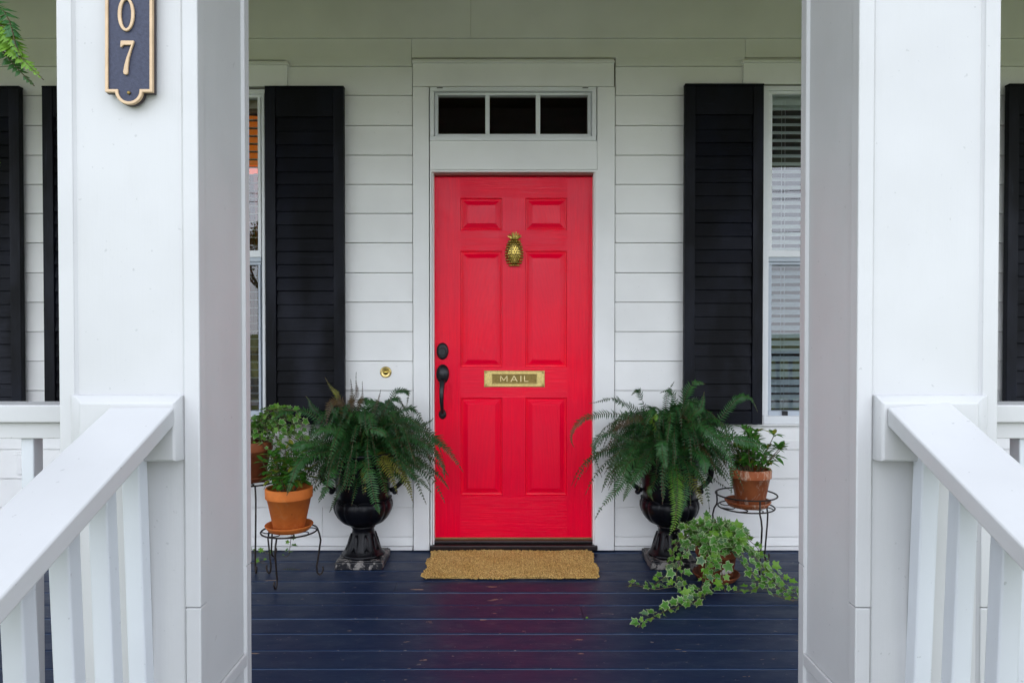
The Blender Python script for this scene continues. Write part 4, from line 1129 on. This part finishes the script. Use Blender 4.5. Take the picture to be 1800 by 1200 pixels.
trails = [
  [C, A(1225, 950, 3.45), A(1200, 975, 3.42), A(1190, 1000, 3.42), fl(1188, 1030, .03), fl(1150, 1036), fl(1120, 1028), fl(1102, 1030)],
  [C, A(1215, 955, 3.44), A(1195, 985, 3.40), A(1198, 1010, 3.40), fl(1196, 1032, .02), fl(1205, 1050)],
  [C, A(1210, 940, 3.50), A(1185, 960, 3.48), A(1178, 985, 3.48), fl(1172, 1010, .04), fl(1150, 1028)],
  [C, A(1245, 965, 3.42), A(1240, 1005, 3.38), fl(1232, 1035, .02), fl(1205, 1062), fl(1172, 1072), fl(1140, 1088), fl(1122, 1102)],
  [C, A(1250, 965, 3.42), A(1252, 1010, 3.38), fl(1250, 1040, .02), fl(1222, 1056), fl(1210, 1066)],
  [C, A(1262, 960, 3.42), A(1268, 990, 3.40), A(1270, 1020, 3.38), fl(1275, 1040, .02)],
  [C, A(1275, 965, 3.42), A(1250, 990, 3.39), A(1243, 1015, 3.38)],
  [C, A(1300, 950, 3.44), A(1325, 975, 3.42), A(1345, 1000, 3.38), fl(1368, 1030, .03), fl(1398, 1045), fl(1425, 1050)],
  [C, A(1295, 945, 3.46), A(1330, 985, 3.42), A(1350, 1015, 3.36), fl(1372, 1040, .02), fl(1400, 1052)],
  [C, A(1310, 960, 3.46), A(1335, 1000, 3.40), A(1352, 1025, 3.36), fl(1380, 1035, .04), fl(1410, 1040)],
  [C, A(1300, 960, 3.40), A(1318, 1000, 3.36), A(1340, 1030, 3.33), fl(1362, 1046, .02), fl(1395, 1056)],
  [C, A(1290, 970, 3.42), A(1315, 1005, 3.40), fl(1335, 1034, .02), fl(1310, 1038), fl(1292, 1040)],
  [C, A(1300, 935, 3.5), A(1330, 960, 3.5), A(1345, 985, 3.46), A(1365, 1010, 3.42), fl(1385, 1028, .05)],
]
for i, t in enumerate(trails): vine(b, t, rnd, .046, .017, grow=.25)
b.build('ivy', IM, P4, fix=False)

# hanging fern at the upper left
hb = Vector((XP(-120, 1.74), 1.70, 1.98))
HF = empty('hanging_fern', tuple(hb), 'bright green fern fronds hanging from a basket at the upper left edge', 'hanging plant')
b = MB(); b.lathe([(.06, -.15), (.11, -.10), (.14, 0), (.145, .01), (.135, .01), (.10, -.02), (.02, -.02)], hb, 32); b.build('basket', M['bronze_hw'], HF)
b = MB()
for k in range(3):
    a = 2*math.pi*k/3; b.tube([hb+Vector((.138*math.cos(a), .138*math.sin(a), .005)), hb+Vector((0,0,.45)), hb+Vector((0,0,.765))], .0022, 5)
b.build('hanger', M['iron'], HF)
b = MB(); rnd = random.Random(5)
def hfrond(pts, w, mi=0, ys=(1.66, 1.62, 1.60)):
    P = [hb+Vector((.04, -.02, .02))]+[at(x, y, Y) for (x, y), Y in zip(pts, ys)]
    p0, a, c, p3 = P; p1 = (a*18-p0*5-c*9+p3*2)/6; p2 = (c*18-p3*5-a*9+p0*2)/6
    frond(b, [p0, p1, p2, p3], w, (mi, 2), rnd, pitch=.0115, pw=.016, face=.9, cap=.42)
hfrond([(-30, 30), (22, 78), (76, 143)], .040, 1)
hfrond([(-40, 50), (10, 95), (56, 152)], .034, 0, (1.67, 1.65, 1.64))
hfrond([(-50, 10), (-5, 48), (34, 96)], .040, 1); hfrond([(-45, -10), (5, 30), (40, 100)], .036, 0)
hfrond([(-75, 150), (-30, 230), (0, 305)], .018, 1, (1.60, 1.56, 1.55))
for i in range(34):
    a = rnd.uniform(1.7, 4.6); L = rnd.uniform(.22, .34); d = Vector((math.cos(a), math.sin(a), 0)); s_ = hb+d*.05+Vector((0,0,.02))
    frond(b, [s_, s_+d*L*.4+Vector((0,0,.14)), s_+d*L*.85+Vector((0,0,.02)), s_+d*L+Vector((0,0,-.22))], .026, (0 if i % 3 else 1, 2), rnd, pitch=.011, out=d, pw=.011)
b.build('fronds', [M['fern_mid'], M['fern_lit'], M['fern_brown']], HF, fix=False)

# small fallen leaves on the floor
b = MB(); p = floor_at(1030, 1085, .004); ivy_leaf(b, p, Vector((.3, -.2, 0)), Vector((0, -.3, 1)), .012, random.Random(2), .9)
tag(b.build('fallen_leaf', IM, fix=False), 'tiny withered leaf lying on the bare floor boards', 'leaf')
b = MB(); rnd = random.Random(8); frond(b, [floor_at(497, 1000, .010), floor_at(512, 996, .012), floor_at(528, 1001, .008)], .012, (0, 2), rnd)
tag(b.build('fallen_frond', FM, fix=False), 'short dark fern frond lying on the floor behind the low stand', 'leaf')

# ------------------------------------------------------------ trees and wire behind the viewer (seen in the windows)
def tree(x, y, h, spread, leaves, seed, label, ls=.09):
    rnd = random.Random(seed); T = empty('tree', (x, y, GZ), label, 'tree', 'trees across the street')
    b = MB(); tips = []
    def grow(p, d, L, r, lv):
        q = p+d*L; mid = p.lerp(q, .5)+Vector((rnd.uniform(-.06, .06), rnd.uniform(-.06, .06), 0))*L
        b.tube([p, mid, q], [r, r*.85, r*.68], 7 if lv < 2 else 4, False)
        if lv >= 2: tips.extend([mid, q, p.lerp(q, .75)])
        if lv == 5: return
        for k in range(3 if lv < 4 else 2):
            a = rnd.uniform(0, 2*math.pi); t = rnd.uniform(.35, .8)*spread
            nd = (d+Vector((math.cos(a)*t, math.sin(a)*t, rnd.uniform(-.1, .25)))).normalized()
            grow(q, nd, L*rnd.uniform(.62, .8), r*.62, lv+1)
    grow(Vector((x, y, GZ)), Vector((0,0,1)), h*.30, h*.022, 0)
    b.build('trunk', M['bark'], T)
    b = MB()
    for i in range(leaves):
        p = rnd.choice(tips)+Vector((rnd.gauss(0, .22), rnd.gauss(0, .22), rnd.gauss(0, .2))); s_ = ls*rnd.uniform(.6, 1.3)
        a = Vector((rnd.uniform(-1, 1), rnd.uniform(-1, 1), rnd.uniform(-1, 1))).normalized(); c = a.orthogonal().normalized()
        b.f([b.v(p-a*s_), b.v(p+c*s_*.5), b.v(p+a*s_), b.v(p-c*s_*.5)])
    b.build('crown', M['tree_leaf'], T, fix=False)
tree(-10.0, -22, 7.6, 1.0, 5200, 1, 'sparse tree across the street seen mirrored in the left window', .075)
tree(-4.5, -34, 6.5, 1.1, 9000, 2, 'leafy tree far across the street behind the viewer', .12)
tree(3.5, -36, 5.8, 1.2, 9000, 3, 'broad low tree far across the street behind the viewer', .12)
tree(15, -40, 6.0, 1.1, 9000, 4, 'leafy tree at the far right across the street behind the viewer', .12)
tree(-22, -36, 8, 1.1, 9000, 6, 'tall leafy tree at the far left across the street behind the viewer', .13)
PL = empty('power_line', (0, -20.5, GZ), 'sagging overhead power line across the street behind the viewer', 'power line')
for x in (-32, 30):
    b = MB(); b.tube([(x, -20.5, GZ), (x, -20.5, 8.6)], [.15, .1], 10); b.box((x-.06, -21.5, 7.9), (x+.06, -19.5, 8.05)); b.build('pole', M['bark'], PL)
for dy, z in ((-.9, 8.1), (.9, 8.1), (0, 6.6)):
    b = MB(); b.tube([(x, -20.5+dy, z-1.6*(1-((x+1)/31)**2)) for x in range(-32, 31, 4)], .014, 5, False); b.build('wire', M['iron'], PL)
